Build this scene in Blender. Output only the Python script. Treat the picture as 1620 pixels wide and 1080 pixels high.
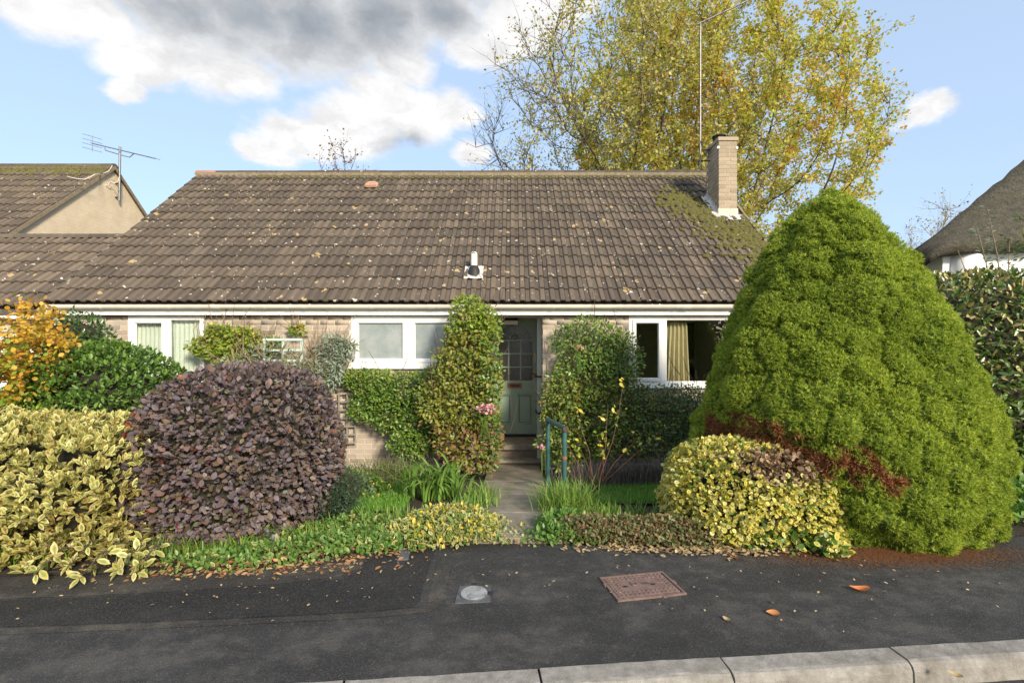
import bpy, bmesh, math, random
import numpy as np
from mathutils import Vector, Matrix
for o in list(bpy.data.objects): bpy.data.objects.remove(o, do_unlink=True)
scene = bpy.context.scene
C = scene.collection
R = math.radians
# ------------------------------------------------------------------ camera, world, sun, exposure
CAMZ = 1.6; FPX = 800.0
cam = bpy.data.cameras.new('camera'); camo = bpy.data.objects.new('camera', cam); C.objects.link(camo)
cam.sensor_width = 36; cam.lens = 36*FPX/1620; cam.clip_start = .05; cam.clip_end = 3000
camo.location = (0, 0, CAMZ); camo.rotation_euler = (R(90), 0, 0); scene.camera = camo
SUN_EL = 25.0; SUN_AZ = 150.0            # azimuth clockwise from +Y (the view direction): low, from the right, a little in front
sd = Vector((math.sin(R(SUN_AZ))*math.cos(R(SUN_EL)), math.cos(R(SUN_AZ))*math.cos(R(SUN_EL)), math.sin(R(SUN_EL))))
sun = bpy.data.lights.new('sun', 'SUN'); sun.energy = 1.5; sun.angle = R(10); sun.color = (1.0, .87, .68)
suno = bpy.data.objects.new('sun', sun); C.objects.link(suno)
suno.rotation_euler = (-sd).to_track_quat('-Z', 'Y').to_euler(); suno.location = sd*50
scene.view_settings.view_transform = 'Standard'; scene.view_settings.look = 'None'
scene.view_settings.exposure = 2.1; scene.view_settings.gamma = 1.0
scene.render.engine = 'CYCLES'
scene.cycles.max_bounces = 8; scene.cycles.transparent_max_bounces = 24

def dirpx(px, py):
    return Vector(((px-810)/FPX, 1.0, (540-py)/FPX)).normalized()
world = bpy.data.worlds.new('World'); scene.world = world; world.use_nodes = True
def build_world():
    nt = world.node_tree; N = nt.nodes; L = nt.links; N.clear()
    out = N.new('ShaderNodeOutputWorld'); bg = N.new('ShaderNodeBackground'); L.new(bg.outputs[0], out.inputs[0])
    bg.inputs[1].default_value = .145
    sky = N.new('ShaderNodeTexSky'); sky.sky_type = 'NISHITA'; sky.sun_disc = False
    sky.sun_elevation = R(SUN_EL); sky.sun_rotation = R(SUN_AZ); sky.air_density = 1.0; sky.dust_density = 1.6; sky.ozone_density = 3.0
    tc = N.new('ShaderNodeTexCoord')
    def math_(op, a, b=None, clamp=False):
        m = N.new('ShaderNodeMath'); m.operation = op; m.use_clamp = clamp
        for i, v in enumerate((a, b)):
            if v is None: continue
            if isinstance(v, (int, float)): m.inputs[i].default_value = v
            else: L.new(v, m.inputs[i])
        return m.outputs[0]
    def vmath(op, a, b):
        m = N.new('ShaderNodeVectorMath'); m.operation = op
        for i, v in enumerate((a, b)):
            if isinstance(v, (tuple, list, Vector)): m.inputs[i].default_value = v
            else: L.new(v, m.inputs[i])
        return m
    d = tc.outputs['Generated']
    def noise(scale, detail, rough, vec, off=(0, 0, 0)):
        n = N.new('ShaderNodeTexNoise'); n.inputs['Scale'].default_value = scale; n.inputs['Detail'].default_value = detail
        n.inputs['Roughness'].default_value = rough
        L.new(vmath('ADD', vec, off).outputs[0], n.inputs['Vector']); return n
    st = vmath('MULTIPLY', d, (1, 1, 1.7)).outputs[0]            # clouds are flatter than wide
    warp = noise(4.5, 8, .6, st, (3.1, .4, 7.7))
    wv = vmath('SUBTRACT', warp.outputs['Color'], (.5, .5, .5)).outputs[0]
    wsc = N.new('ShaderNodeVectorMath'); wsc.operation = 'SCALE'; wsc.inputs['Scale'].default_value = .15; L.new(wv, wsc.inputs[0])
    dw = vmath('ADD', st, wsc.outputs[0]).outputs[0]
    def blob(px, py, rad):
        c = dirpx(px, py); c = Vector((c.x, c.y, c.z*1.7))
        dist = vmath('DISTANCE', dw, c).outputs['Value']
        return math_('MULTIPLY', math_('SUBTRACT', 1.0, math_('DIVIDE', dist, rad)), 1.0)
    whites = [(205, 90, .066), (270, 82, .08), (190, 138, .035), (360, 112, .085), (520, 68, .05), (560, 195, .10), (470, 215, .07), (660, 185, .09), (720, 178, .06), (600, 150, .07),
              (820, 35, .10), (885, 12, .07), (770, 80, .075), (60, 5, .07), (1475, 165, .04), (750, 245, .045), (430, 236, .05), (640, 105, .08), (150, 20, .06)]
    darks = [(380, 25, .13), (500, 45, .14), (620, 35, .13), (700, 25, .09), (300, 20, .10), (450, -60, .2), (650, -90, .2)]
    greys = [(640, 228, .06)]
    def union(lst):
        acc = None
        for b in lst:
            v = blob(*b); acc = v if acc is None else math_('MAXIMUM', acc, v)
        return acc
    w = union(whites+darks); dk = union(darks+greys)
    def ramp(v, a, b):
        m = N.new('ShaderNodeMapRange'); m.interpolation_type = 'SMOOTHSTEP'; m.inputs[1].default_value = a; m.inputs[2].default_value = b
        L.new(v, m.inputs[0]); return m.outputs[0]
    nd = noise(7, 12, .66, st, (1.3, 5.2, 2.2)).outputs['Fac']; sh = noise(16, 8, .6, dw, (4.3, 1.2, 6.2)).outputs['Fac']
    gen = noise(2.2, 9, .58, st, (9.3, 2.2, 4.7)).outputs['Fac']    # unseen clouds round the rest of the sky, coverage raised for fill light
    wn = math_('ADD', w, math_('MULTIPLY', math_('SUBTRACT', nd, .5), 1.0))
    dirz = N.new('ShaderNodeSeparateXYZ'); L.new(d, dirz.inputs[0])
    back = ramp(dirz.outputs['Y'], .45, .15)
    gm = math_('MULTIPLY', ramp(gen, .46, .58), back)
    mask = math_('MAXIMUM', ramp(wn, -.10, .42), gm)
    mask = math_('MULTIPLY', mask, ramp(dirz.outputs['Z'], .02, .16))
    dn = math_('ADD', dk, math_('MULTIPLY', math_('SUBTRACT', nd, .5), .9))
    dmask = math_('MAXIMUM', math_('MULTIPLY', ramp(dn, -.15, 1.0), .96), math_('MULTIPLY', ramp(gen, .6, .75), back))
    cc = N.new('ShaderNodeMix'); cc.data_type = 'RGBA'; L.new(dmask, cc.inputs[0])
    cc.inputs[6].default_value = (1.72, 1.69, 1.66, 1); cc.inputs[7].default_value = (.56, .61, .67, 1)
    mx = N.new('ShaderNodeMix'); mx.data_type = 'RGBA'; L.new(math_('MULTIPLY', mask, .94), mx.inputs[0])
    vl = N.new('ShaderNodeMix'); vl.data_type = 'RGBA'; vl.inputs[0].default_value = .84        # thin high haze over the whole sky
    L.new(sky.outputs[0], vl.inputs[6]); vl.inputs[7].default_value = (.80, 1.0, 1.28, 1); L.new(vl.outputs[2], mx.inputs[6])
    shd = N.new('ShaderNodeVectorMath'); shd.operation = 'SCALE'; L.new(cc.outputs[2], shd.inputs[0])
    L.new(math_('ADD', .82, math_('MULTIPLY', ramp(sh, .3, .62), .19)), shd.inputs['Scale']); L.new(shd.outputs[0], mx.inputs[7]); L.new(mx.outputs[2], bg.inputs[0])
build_world()

# ------------------------------------------------------------------ helpers
rng = np.random.default_rng(7)
random.seed(7)
def at(px, py, Y): return Vector(((px-810)*Y/FPX, Y, CAMZ+(540-py)*Y/FPX))
def gnd(px, py, z=0.0):
    Y = FPX*(CAMZ-z)/(py-540); return Vector(((px-810)*Y/FPX, Y, z))
def setp(o, label=None, cat=None, group=None, kind=None):
    if label: o['label'] = label
    if cat: o['category'] = cat
    if group: o['group'] = group
    if kind: o['kind'] = kind
    return o
def thing(name, label, cat, loc=(0, 0, 0), group=None):
    o = bpy.data.objects.new(name, None); C.objects.link(o); o.location = loc; o.empty_display_size = .1
    return setp(o, label, cat, group)
def wloc(o):
    v = Vector((0, 0, 0))
    while o is not None:
        if o.type == 'EMPTY': v = v + Vector(o.location)
        o = o.parent
    return v
def adopt(o, parent):
    # the mesh is written in world coordinates; only Empties carry an offset
    if parent is not None:
        o.parent = parent
        if parent.type == 'EMPTY': o.matrix_parent_inverse = Matrix.Translation(-wloc(parent))
    return o
def link(name, me, mat=None, parent=None, kind=None):
    o = bpy.data.objects.new(name, me); C.objects.link(o)
    if mat is not None and len(me.materials) == 0: me.materials.append(mat)
    if kind: o['kind'] = kind
    return adopt(o, parent)
def np_mesh(name, V, F, attrs=None, smooth=False):
    """V (n,3) array, F list of (m,k) int arrays"""
    me = bpy.data.meshes.new(name); V = np.asarray(V, dtype=np.float32)
    me.vertices.add(len(V)); me.vertices.foreach_set('co', V.ravel())
    if not isinstance(F, list): F = [F]
    tot = sum(f.size for f in F); nf = sum(len(f) for f in F)
    me.loops.add(tot); me.polygons.add(nf)
    me.loops.foreach_set('vertex_index', np.concatenate([f.ravel() for f in F]).astype(np.int32))
    st = []; s = 0
    for f in F:
        st.append(s+np.arange(len(f))*f.shape[1]); s += f.size
    me.polygons.foreach_set('loop_start', np.concatenate(st).astype(np.int32))
    if smooth: me.polygons.foreach_set('use_smooth', np.ones(nf, dtype=bool))
    for k, a in (attrs or {}).items():
        at_ = me.attributes.new(k, 'FLOAT', 'POINT'); at_.data.foreach_set('value', np.asarray(a, dtype=np.float32))
    me.update(calc_edges=True); me.validate()
    return me
class MB:
    def __init__(s): s.v = []; s.f = []; s.sm = []
    def add(s, vs, fs, smooth=False):
        b = len(s.v); s.v += [tuple(v) for v in vs]
        for f in fs: s.f.append(tuple(b+i for i in f)); s.sm.append(smooth)
        return s
    def box(s, x0, x1, y0, y1, z0, z1):
        vs = [(x0, y0, z0), (x1, y0, z0), (x1, y1, z0), (x0, y1, z0), (x0, y0, z1), (x1, y0, z1), (x1, y1, z1), (x0, y1, z1)]
        return s.add(vs, [(0, 3, 2, 1), (4, 5, 6, 7), (0, 1, 5, 4), (1, 2, 6, 5), (2, 3, 7, 6), (3, 0, 4, 7)])
    def tube(s, pts, rad, n=8, cap=True):
        pts = [Vector(p) for p in pts]
        if isinstance(rad, (int, float)): rad = [rad]*len(pts)
        rings = []; prev = None
        for i, p in enumerate(pts):
            t = (pts[min(i+1, len(pts)-1)]-pts[max(i-1, 0)]).normalized()
            if prev is None:
                a = Vector((0, 0, 1)) if abs(t.z) < .9 else Vector((1, 0, 0)); u = t.cross(a).normalized()
            else: u = (prev-t*prev.dot(t)).normalized()
            prev = u; w = t.cross(u)
            rings.append([p+(u*math.cos(2*math.pi*k/n)+w*math.sin(2*math.pi*k/n))*rad[i] for k in range(n)])
        vs = [v for r in rings for v in r]; fs = []
        for i in range(len(pts)-1):
            for k in range(n): fs.append((i*n+k, i*n+(k+1) % n, (i+1)*n+(k+1) % n, (i+1)*n+k))
        s.add(vs, fs, True)
        if cap: s.add(rings[0], [tuple(reversed(range(n)))]); s.add(rings[-1], [tuple(range(n))])
        return s
    def prism(s, poly, axis, a, b):
        """poly of 2D points extruded along axis 'x','y','z' from a to b"""
        def mk(p, t): return {'x': (t, p[0], p[1]), 'y': (p[0], t, p[1]), 'z': (p[0], p[1], t)}[axis]
        n = len(poly); vs = [mk(p, a) for p in poly]+[mk(p, b) for p in poly]
        fs = [tuple(range(n-1, -1, -1)), tuple(range(n, 2*n))]+[(i, (i+1) % n, n+(i+1) % n, n+i) for i in range(n)]
        return s.add(vs, fs)
    def mesh(s, name, bevel=0, seg=1):
        me = bpy.data.meshes.new(name); me.from_pydata(s.v, [], s.f)
        for p, b in zip(me.polygons, s.sm): p.use_smooth = b
        bm = bmesh.new(); bm.from_mesh(me)
        bmesh.ops.recalc_face_normals(bm, faces=bm.faces)
        if bevel:
            bmesh.ops.bevel(bm, geom=[e for e in bm.edges if len(e.link_faces) == 2 and e.calc_face_angle(0) > .6], offset=bevel, segments=seg, affect='EDGES', clamp_overlap=True)
        bm.to_mesh(me); bm.free(); return me
    def build(s, name, mat, parent=None, bevel=0, seg=1, kind=None):
        return link(name, s.mesh(name, bevel, seg), mat, parent, kind)
def frect(x0, x1, z0, z1, y0, y1, w):
    """a rectangular frame of width w as four butted bars"""
    m = MB(); m.box(x0, x1, y0, y1, z1-w, z1); m.box(x0, x1, y0, y1, z0, z0+w)
    m.box(x0, x0+w, y0, y1, z0+w, z1-w); m.box(x1-w, x1, y0, y1, z0+w, z1-w); return m

# ------------------------------------------------------------------ materials
class NT:
    def __init__(s, name):
        s.m = bpy.data.materials.new(name); s.m.use_nodes = True; s.t = s.m.node_tree; s.N = s.t.nodes; s.L = s.t.links
        s.N.clear(); s.out = s.N.new('ShaderNodeOutputMaterial'); s.p = s.N.new('ShaderNodeBsdfPrincipled'); s.L.new(s.p.outputs[0], s.out.inputs[0])
    def set(s, sock, v):
        if isinstance(v, bpy.types.NodeSocket): s.L.new(v, sock)
        elif isinstance(v, (tuple, list)) and len(v) == 3 and sock.type == 'RGBA': sock.default_value = (*v, 1)
        else: sock.default_value = v
    def pos(s): return s.N.new('ShaderNodeNewGeometry').outputs['Position']
    def obj(s): return s.N.new('ShaderNodeTexCoord').outputs['Object']
    def noise(s, scale, detail=4, rough=.55, vec=None, dist=0):
        n = s.N.new('ShaderNodeTexNoise'); n.inputs['Scale'].default_value = scale; n.inputs['Detail'].default_value = detail
        n.inputs['Roughness'].default_value = rough; n.inputs['Distortion'].default_value = dist
        s.L.new(vec if vec is not None else s.pos(), n.inputs['Vector']); return n.outputs['Fac']
    def voro(s, scale, vec=None, out='Distance', feature='F1', rnd=1):
        n = s.N.new('ShaderNodeTexVoronoi'); n.feature = feature; n.inputs['Scale'].default_value = scale; n.inputs['Randomness'].default_value = rnd
        s.L.new(vec if vec is not None else s.pos(), n.inputs['Vector']); return n.outputs[out]
    def mapv(s, scale=(1, 1, 1), loc=(0, 0, 0), rot=(0, 0, 0), vec=None):
        n = s.N.new('ShaderNodeMapping'); n.inputs['Scale'].default_value = scale; n.inputs['Location'].default_value = loc; n.inputs['Rotation'].default_value = rot
        s.L.new(vec if vec is not None else s.pos(), n.inputs[0]); return n.outputs[0]
    def attr(s, name):
        n = s.N.new('ShaderNodeAttribute'); n.attribute_name = name; return n.outputs['Fac']
    def math(s, op, a, b=0.0, c=None, clamp=False):
        n = s.N.new('ShaderNodeMath'); n.operation = op; n.use_clamp = clamp; s.set(n.inputs[0], a); s.set(n.inputs[1], b)
        if c is not None: s.set(n.inputs[2], c)
        return n.outputs[0]
    def step(s, v, a, b):
        n = s.N.new('ShaderNodeMapRange'); n.interpolation_type = 'SMOOTHSTEP'; s.set(n.inputs[0], v); n.inputs[1].default_value = a; n.inputs[2].default_value = b
        return n.outputs[0]
    def ramp(s, v, stops, const=False):
        n = s.N.new('ShaderNodeValToRGB'); e = n.color_ramp.elements
        if const: n.color_ramp.interpolation = 'CONSTANT'
        while len(e) < len(stops): e.new(.5)
        for i, (p, c) in enumerate(stops): e[i].position = p; e[i].color = (*c, 1)
        s.set(n.inputs[0], v); return n.outputs[0]
    def mix(s, f, a, b, mode='MIX'):
        n = s.N.new('ShaderNodeMix'); n.data_type = 'RGBA'; n.blend_type = mode
        s.set(n.inputs[0], f); s.set(n.inputs[6], a); s.set(n.inputs[7], b); return n.outputs[2]
    def bump(s, h, strength=.3, dist=.01):
        n = s.N.new('ShaderNodeBump'); n.inputs['Strength'].default_value = strength; n.inputs['Distance'].default_value = dist
        s.set(n.inputs['Height'], h); s.L.new(n.outputs[0], s.p.inputs['Normal']); return n
    def base(s, c): s.set(s.p.inputs['Base Color'], c); return s
    def rough(s, r): s.set(s.p.inputs['Roughness'], r); return s
    def rnd(s):
        o = s.N.new('ShaderNodeObjectInfo').outputs['Random']
        return s.math('FRACT', s.math('ADD', s.attr('rnd'), o))
def simple(name, col, rough=.5, var=.12, scale=6, metal=0, bump=0, bscale=60):
    t = NT(name); n = t.noise(scale, 5, .6)
    lo = tuple(c*(1-var) for c in col); hi = tuple(min(1, c*(1+var)) for c in col)
    t.base(t.ramp(n, [(.3, lo), (.7, hi)])).rough(rough); t.p.inputs['Metallic'].default_value = metal
    if bump: t.bump(t.noise(bscale, 4, .6), bump, .005)
    return t.m
def leafmat(name, cols, edge=None, rough=.42, trans=.3, lo=.35, hi=.75, spec=.5, tcol=None):
    t = NT(name); r = t.rnd(); n = len(cols)
    c = t.ramp(r, [(i/max(1, n-1), k) for i, k in enumerate(cols)])
    if edge is not None:
        m = len(edge); ec = t.ramp(t.math('FRACT', t.math('MULTIPLY', r, 7.31)), [(i/max(1, m-1), k) for i, k in enumerate(edge)])
        c = t.mix(t.step(t.attr('edge'), lo, hi), c, ec)
    t.base(c).rough(rough); t.p.inputs['Specular IOR Level'].default_value = spec
    tr = t.N.new('ShaderNodeBsdfTranslucent'); t.set(tr.inputs[0], t.mix(.6, c, t.mix(1.0, c, (1.3, 1.35, .7), 'MULTIPLY')))
    mx = t.N.new('ShaderNodeMixShader'); mx.inputs[0].default_value = trans
    t.L.new(t.p.outputs[0], mx.inputs[1]); t.L.new(tr.outputs[0], mx.inputs[2]); t.L.new(mx.outputs[0], t.out.inputs[0])
    return t.m
M = {}
def mats():
    # asphalt, old and new
    def asphalt(name, base, dust, dustcol):
        t = NT(name)
        big = t.math('ADD', t.math('MULTIPLY', t.noise(.8, 7, .66, t.mapv((1, 1.8, 1))), .6), t.math('MULTIPLY', t.noise(3.3, 6, .66, t.mapv((1, 1.5, 1))), .4)); mid = t.noise(9, 5, .65); fine = t.noise(190, 2, .7)
        ag = t.voro(230, out='Color'); agv = t.N.new('ShaderNodeSeparateColor'); t.L.new(ag, agv.inputs[0])
        stone = t.step(agv.outputs[0], .80, .97)
        c = t.ramp(big, [(.38, tuple(x*.55 for x in base)), (.5, base), (.64, tuple(x*1.6 for x in base))])
        c = t.mix(t.math('MULTIPLY', t.step(t.math('MULTIPLY', big, t.math('ADD', mid, .5)), .46, .66), dust), c, dustcol)
        c = t.mix(t.math('MULTIPLY', stone, .20), c, (.30, .28, .25))
        c = t.mix(t.math('MULTIPLY', t.step(fine, .5, .75), .5), c, tuple(x*.3 for x in base))
        t.base(c).rough(t.ramp(mid, [(.3, (.62,)*3), (.7, (.88,)*3)]))
        t.bump(t.math('ADD', fine, t.math('MULTIPLY', t.voro(150), .8)), .55, .006); return t.m
    M['asphalt'] = asphalt('asphalt', (.027, .0265, .027), .75, (.072, .067, .060))
    M['asphalt_new'] = asphalt('asphalt_new', (.0115, .011, .0112), .12, (.06, .052, .045))
    M['asphalt_old'] = asphalt('asphalt_old', (.034, .031, .028), .9, (.082, .07, .055))
    # kerb concrete
    t = NT('kerb_concrete'); n = t.noise(14, 8, .65); st = t.noise(2.2, 5, .6, t.mapv((1, 1, 1)))
    c = t.ramp(n, [(.25, (.15, .137, .118)), (.5, (.25, .235, .21)), (.8, (.37, .35, .325))])
    c = t.mix(t.step(st, .52, .70), c, t.mix(.65, c, (.12, .105, .085)))
    c = t.mix(t.math('MULTIPLY', t.step(t.voro(60), .22, .08), .5), c, (.12, .11, .10))
    t.base(c).rough(.85); t.bump(t.math('ADD', n, t.noise(90, 3, .7)), .5, .008); M['kerb'] = t.m
    # path concrete
    t = NT('path_concrete'); n = t.noise(7, 8, .65); g = t.noise(3.1, 5, .6)
    c = t.ramp(n, [(.25, (.13, .112, .087)), (.55, (.23, .20, .158)), (.8, (.32, .29, .235))])
    c = t.mix(t.math('MULTIPLY', t.step(g, .5, .68), .55), c, (.075, .08, .035))
    t.base(c).rough(.85); t.bump(t.math('ADD', n, t.noise(120, 3, .7)), .5, .006); M['path'] = t.m
    t = NT('stone_step'); n = t.noise(9, 7, .65)
    t.base(t.ramp(n, [(.3, (.14, .115, .09)), (.7, (.30, .26, .20))])).rough(.8); t.bump(n, .4, .006); M['step'] = t.m
    # soil
    t = NT('soil'); n = t.noise(12, 8, .7); t.base(t.ramp(n, [(.3, (.02, .014, .009)), (.7, (.055, .038, .024))])).rough(.95); t.bump(t.noise(40, 5, .7), 1, .03); M['soil'] = t.m
    t = NT('ground_grass'); n = t.noise(2, 8, .7); t.base(t.ramp(n, [(.3, (.03, .05, .012)), (.7, (.07, .09, .025))])).rough(.95); M['groundgrass'] = t.m
    t = NT('lawn_turf'); n = t.noise(30, 6, .7); t.base(t.ramp(n, [(.3, (.03, .07, .01)), (.7, (.06, .13, .02))])).rough(.9); t.bump(t.noise(150, 3, .7), 1, .02); M['turf'] = t.m
    # bricks
    def brick(name, stops):
        t = NT(name); r = t.rnd(); n = t.noise(22, 6, .65); f = t.noise(160, 3, .7)
        c = t.ramp(r, stops); c = t.mix(t.math('MULTIPLY', n, .55), c, t.mix(1, c, (.55, .52, .5), 'MULTIPLY'))
        t.base(c).rough(.88); t.bump(t.math('ADD', n, f), .5, .004); return t.m
    M['brick'] = brick('grey_buff_brick', [(0, (.22, .18, .15)), (.08, (.34, .285, .23)), (.4, (.43, .365, .295)), (.75, (.49, .42, .345)), (.95, (.40, .35, .30)), (1, (.21, .185, .165))])
    M['chimbrick'] = brick('chimney_brick', [(0, (.30, .245, .175)), (.5, (.37, .305, .22)), (1, (.43, .355, .26))])
    M['mortar'] = simple('mortar', (.62, .55, .44), .9, .15, 30, bump=.4)
    t = NT('rendered_block'); n = t.noise(3, 7, .65); f = t.noise(45, 5, .7)
    brt = t.N.new('ShaderNodeTexBrick'); brt.inputs['Scale'].default_value = 1; brt.inputs['Brick Width'].default_value = .225; brt.inputs['Row Height'].default_value = .075; brt.inputs['Mortar Size'].default_value = .006
    sx = t.N.new('ShaderNodeSeparateXYZ'); t.L.new(t.pos(), sx.inputs[0]); cb = t.N.new('ShaderNodeCombineXYZ'); t.L.new(sx.outputs[1], cb.inputs[0]); t.L.new(sx.outputs[2], cb.inputs[1]); t.L.new(cb.outputs[0], brt.inputs['Vector'])
    c = t.ramp(n, [(.3, (.52, .43, .30)), (.7, (.64, .54, .40))]); c = t.mix(t.math('MULTIPLY', brt.outputs['Fac'], .35), c, (.55, .48, .37))
    t.base(c).rough(.9); t.bump(t.math('ADD', f, brt.outputs['Fac']), .6, .01); M['gable'] = t.m
    # roof tile: concrete interlocking, weathered, lichen spotted (texture runs in world space)
    def tile(name, k, warm, spots):
        t = NT(name); r = t.rnd(); n = t.noise(5, 6, .6); f = t.noise(70, 4, .7)
        st = t.noise(3.2, 5, .6, t.mapv((3.5, .6, .6)))
        c = t.ramp(r, [(0, tuple(x*k for x in (.096, .074, .057))), (.5, tuple(x*k for x in (.136, .105, .080))), (1, tuple(x*k for x in (.182, .141, .104)))])
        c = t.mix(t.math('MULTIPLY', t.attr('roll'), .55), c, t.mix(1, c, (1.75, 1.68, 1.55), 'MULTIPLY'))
        c = t.mix(t.math('MULTIPLY', t.step(st, .45, .75), .6), c, tuple(x*k for x in (.20, .165, .12) if True) if warm else tuple(x*k for x in (.155, .135, .11)))
        c = t.mix(t.math('MULTIPLY', t.step(n, .5, .75), .45), c, (.045, .039, .035))
        c = t.mix(t.math('MULTIPLY', t.step(f, .5, .8), .4), c, (.23, .20, .155))
        # lichen discs
        for sc, th, col, keep in ((7.0, .12, (.62, .58, .48), .86-spots), (11.0, .13, (.66, .64, .58), .84-spots), (5.0, .16, (.42, .31, .15), .90-spots), (19., .16, (.58, .55, .46), .83)):
            w = t.N.new('ShaderNodeVectorMath'); w.operation = 'ADD'
            ns = t.N.new('ShaderNodeTexNoise'); ns.inputs['Scale'].default_value = 18; t.L.new(t.pos(), ns.inputs['Vector'])
            sc_ = t.N.new('ShaderNodeVectorMath'); sc_.operation = 'SCALE'; sc_.inputs['Scale'].default_value = .09; t.L.new(ns.outputs['Color'], sc_.inputs[0])
            t.L.new(t.pos(), w.inputs[0]); t.L.new(sc_.outputs[0], w.inputs[1])
            v = t.N.new('ShaderNodeTexVoronoi'); v.inputs['Scale'].default_value = sc; t.L.new(w.outputs[0], v.inputs['Vector'])
            sp = t.N.new('ShaderNodeSeparateColor'); t.L.new(v.outputs['Color'], sp.inputs[0])
            size = t.math('MULTIPLY', sp.outputs[1], th*1.7)
            on = t.math('MULTIPLY', t.step(t.math('SUBTRACT', v.outputs['Distance'], size), .02, -.03), t.math('GREATER_THAN', sp.outputs[0], t.math('ADD', keep-.10, t.math('MULTIPLY', t.step(t.noise(1.3, 3, .5), .62, .38), .22))))
            c = t.mix(t.math('MULTIPLY', on, .85), c, col)
        z = t.N.new('ShaderNodeSeparateXYZ'); t.L.new(t.pos(), z.inputs[0])
        moss = t.math('MULTIPLY', t.step(t.noise(9, 6, .7), .55, .7), t.step(z.outputs['Z'], 2.4, 5.2))
        c = t.mix(t.math('MULTIPLY', moss, .55), c, (.075, .075, .022))
        t.base(c).rough(.85); t.bump(t.math('ADD', n, f), .5, .006); return t.m
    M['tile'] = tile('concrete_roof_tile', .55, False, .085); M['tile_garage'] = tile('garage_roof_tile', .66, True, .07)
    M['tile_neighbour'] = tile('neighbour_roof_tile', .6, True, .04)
    M['ridge_mortar'] = simple('ridge_mortar', (.20, .165, .11), .9, .3, 14, bump=.5)
    M['red_tile'] = simple('red_clay', (.33, .15, .10), .8, .2, 12, bump=.3)
    M['pink_tile'] = simple('terracotta_vent', (.46, .27, .19), .8, .18, 20, bump=.3)
    M['lead'] = simple('lead_flashing', (.50, .48, .45), .6, .3, 9, bump=.4, bscale=25)
    M['cream_flash'] = simple('limewashed_flashing', (.62, .54, .40), .8, .25, 14, bump=.3)
    M['upvc'] = simple('white_plastic', (.80, .80, .78), .32, .03, 2)
    M['gutter'] = simple('cream_white_gutter', (.74, .71, .64), .35, .08, 3)
    M['soffit'] = simple('soffit_board', (.70, .69, .66), .5, .05, 3)
    M['sage'] = simple('sage_green_paint', (.245, .335, .265), .42, .06, 5)
    M['frame_grey'] = simple('pale_green_paint', (.42, .45, .42), .45, .06, 5)
    M['brass'] = simple('brass', (.42, .27, .10), .35, .15, 30, metal=.8)
    M['copper_plate'] = simple('copper_letterplate', (.25, .085, .055), .5, .2, 40, metal=.3)
    M['iron'] = simple('dark_iron', (.07, .045, .035), .6, .3, 30, metal=.4)
    M['handrail'] = simple('teal_painted_pipe', (.032, .095, .092), .45, .3, 20, bump=.25, bscale=40)
    M['rust'] = simple('rusty_band', (.24, .10, .045), .8, .4, 40)
    M['rustcover'] = None
    t = NT('rust_brown_iron'); n = t.noise(18, 7, .65)
    c = t.ramp(n, [(.25, (.10, .062, .052)), (.55, (.17, .112, .096)), (.8, (.235, .165, .145))]); t.base(c).rough(.75); t.bump(t.noise(120, 3, .7), .4, .003); M['rustcover'] = t.m
    M['plastic_grey'] = simple('worn_grey_plastic', (.085, .092, .10), .5, .35, 14, bump=.3)
    t = NT('scuffed_lid'); n = t.noise(16, 8, .7); t.base(t.ramp(n, [(.3, (.10, .105, .11)), (.48, (.25, .26, .27)), (.75, (.38, .39, .40))])).rough(.55); t.bump(n, .4, .004); M['lid'] = t.m
    M['black'] = simple('matt_black', (.015, .014, .014), .6, .2, 20)
    M['metal'] = simple('galvanised_steel', (.20, .20, .195), .4, .25, 18, metal=.7)
    M['alu'] = simple('dull_aluminium', (.22, .22, .22), .45, .2, 18, metal=.6)
    M['cable'] = simple('cream_cable', (.62, .58, .48), .6, .1, 9)
    M['whitewash'] = simple('whitewashed_wall', (.80, .82, .84), .85, .04, 3, bump=.3, bscale=20)
    t = NT('thatch'); n = t.noise(5, 7, .7); s = t.noise(40, 5, .7, t.mapv((.5, .5, .12)))
    c = t.ramp(t.math('ADD', t.math('MULTIPLY', n, .5), t.math('MULTIPLY', s, .5)), [(.35, (.028, .026, .02)), (.5, (.075, .068, .05)), (.68, (.14, .12, .085))])
    c = t.mix(t.math('MULTIPLY', t.step(t.noise(3, 5, .6), .55, .7), .5), c, (.05, .06, .022)); t.base(c).rough(1); t.bump(t.math('ADD', s, n), 1, .06); M['thatch'] = t.m
    # glass
    def glass(name, tint, ior=1.5, rough=0):
        t = NT(name); tr = t.N.new('ShaderNodeBsdfTransparent'); tr.inputs[0].default_value = (*tint, 1)
        gl = t.N.new('ShaderNodeBsdfGlossy'); gl.inputs['Roughness'].default_value = rough
        fr = t.N.new('ShaderNodeFresnel'); fr.inputs[0].default_value = ior
        mx = t.N.new('ShaderNodeMixShader'); bf = t.N.new('ShaderNodeNewGeometry').outputs['Backfacing']; t.L.new(t.math('MULTIPLY', t.math('MULTIPLY', fr.outputs[0], 3.2, clamp=True), t.math('SUBTRACT', 1.0, bf)), mx.inputs[0]); t.L.new(tr.outputs[0], mx.inputs[1]); t.L.new(gl.outputs[0], mx.inputs[2]); t.L.new(mx.outputs[0], t.out.inputs[0])
        return t.m
    M['glass'] = glass('window_glass', (.86, .9, .88))
    t = NT('obscured_glass'); t.base(t.ramp(t.noise(5, 3, .5), [(.3, (.20, .24, .245)), (.7, (.30, .335, .33))])).rough(.22); t.p.inputs['Specular IOR Level'].default_value = .7
    t.bump(t.noise(55, 3, .6), .9, .006); M['frosted'] = t.m
    t = NT('obscured_door_glass'); t.base((.045, .042, .036)).rough(.18); t.p.inputs['Specular IOR Level'].default_value = .6; t.bump(t.noise(70, 2, .5), .6, .004); M['doorglass'] = t.m
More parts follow.
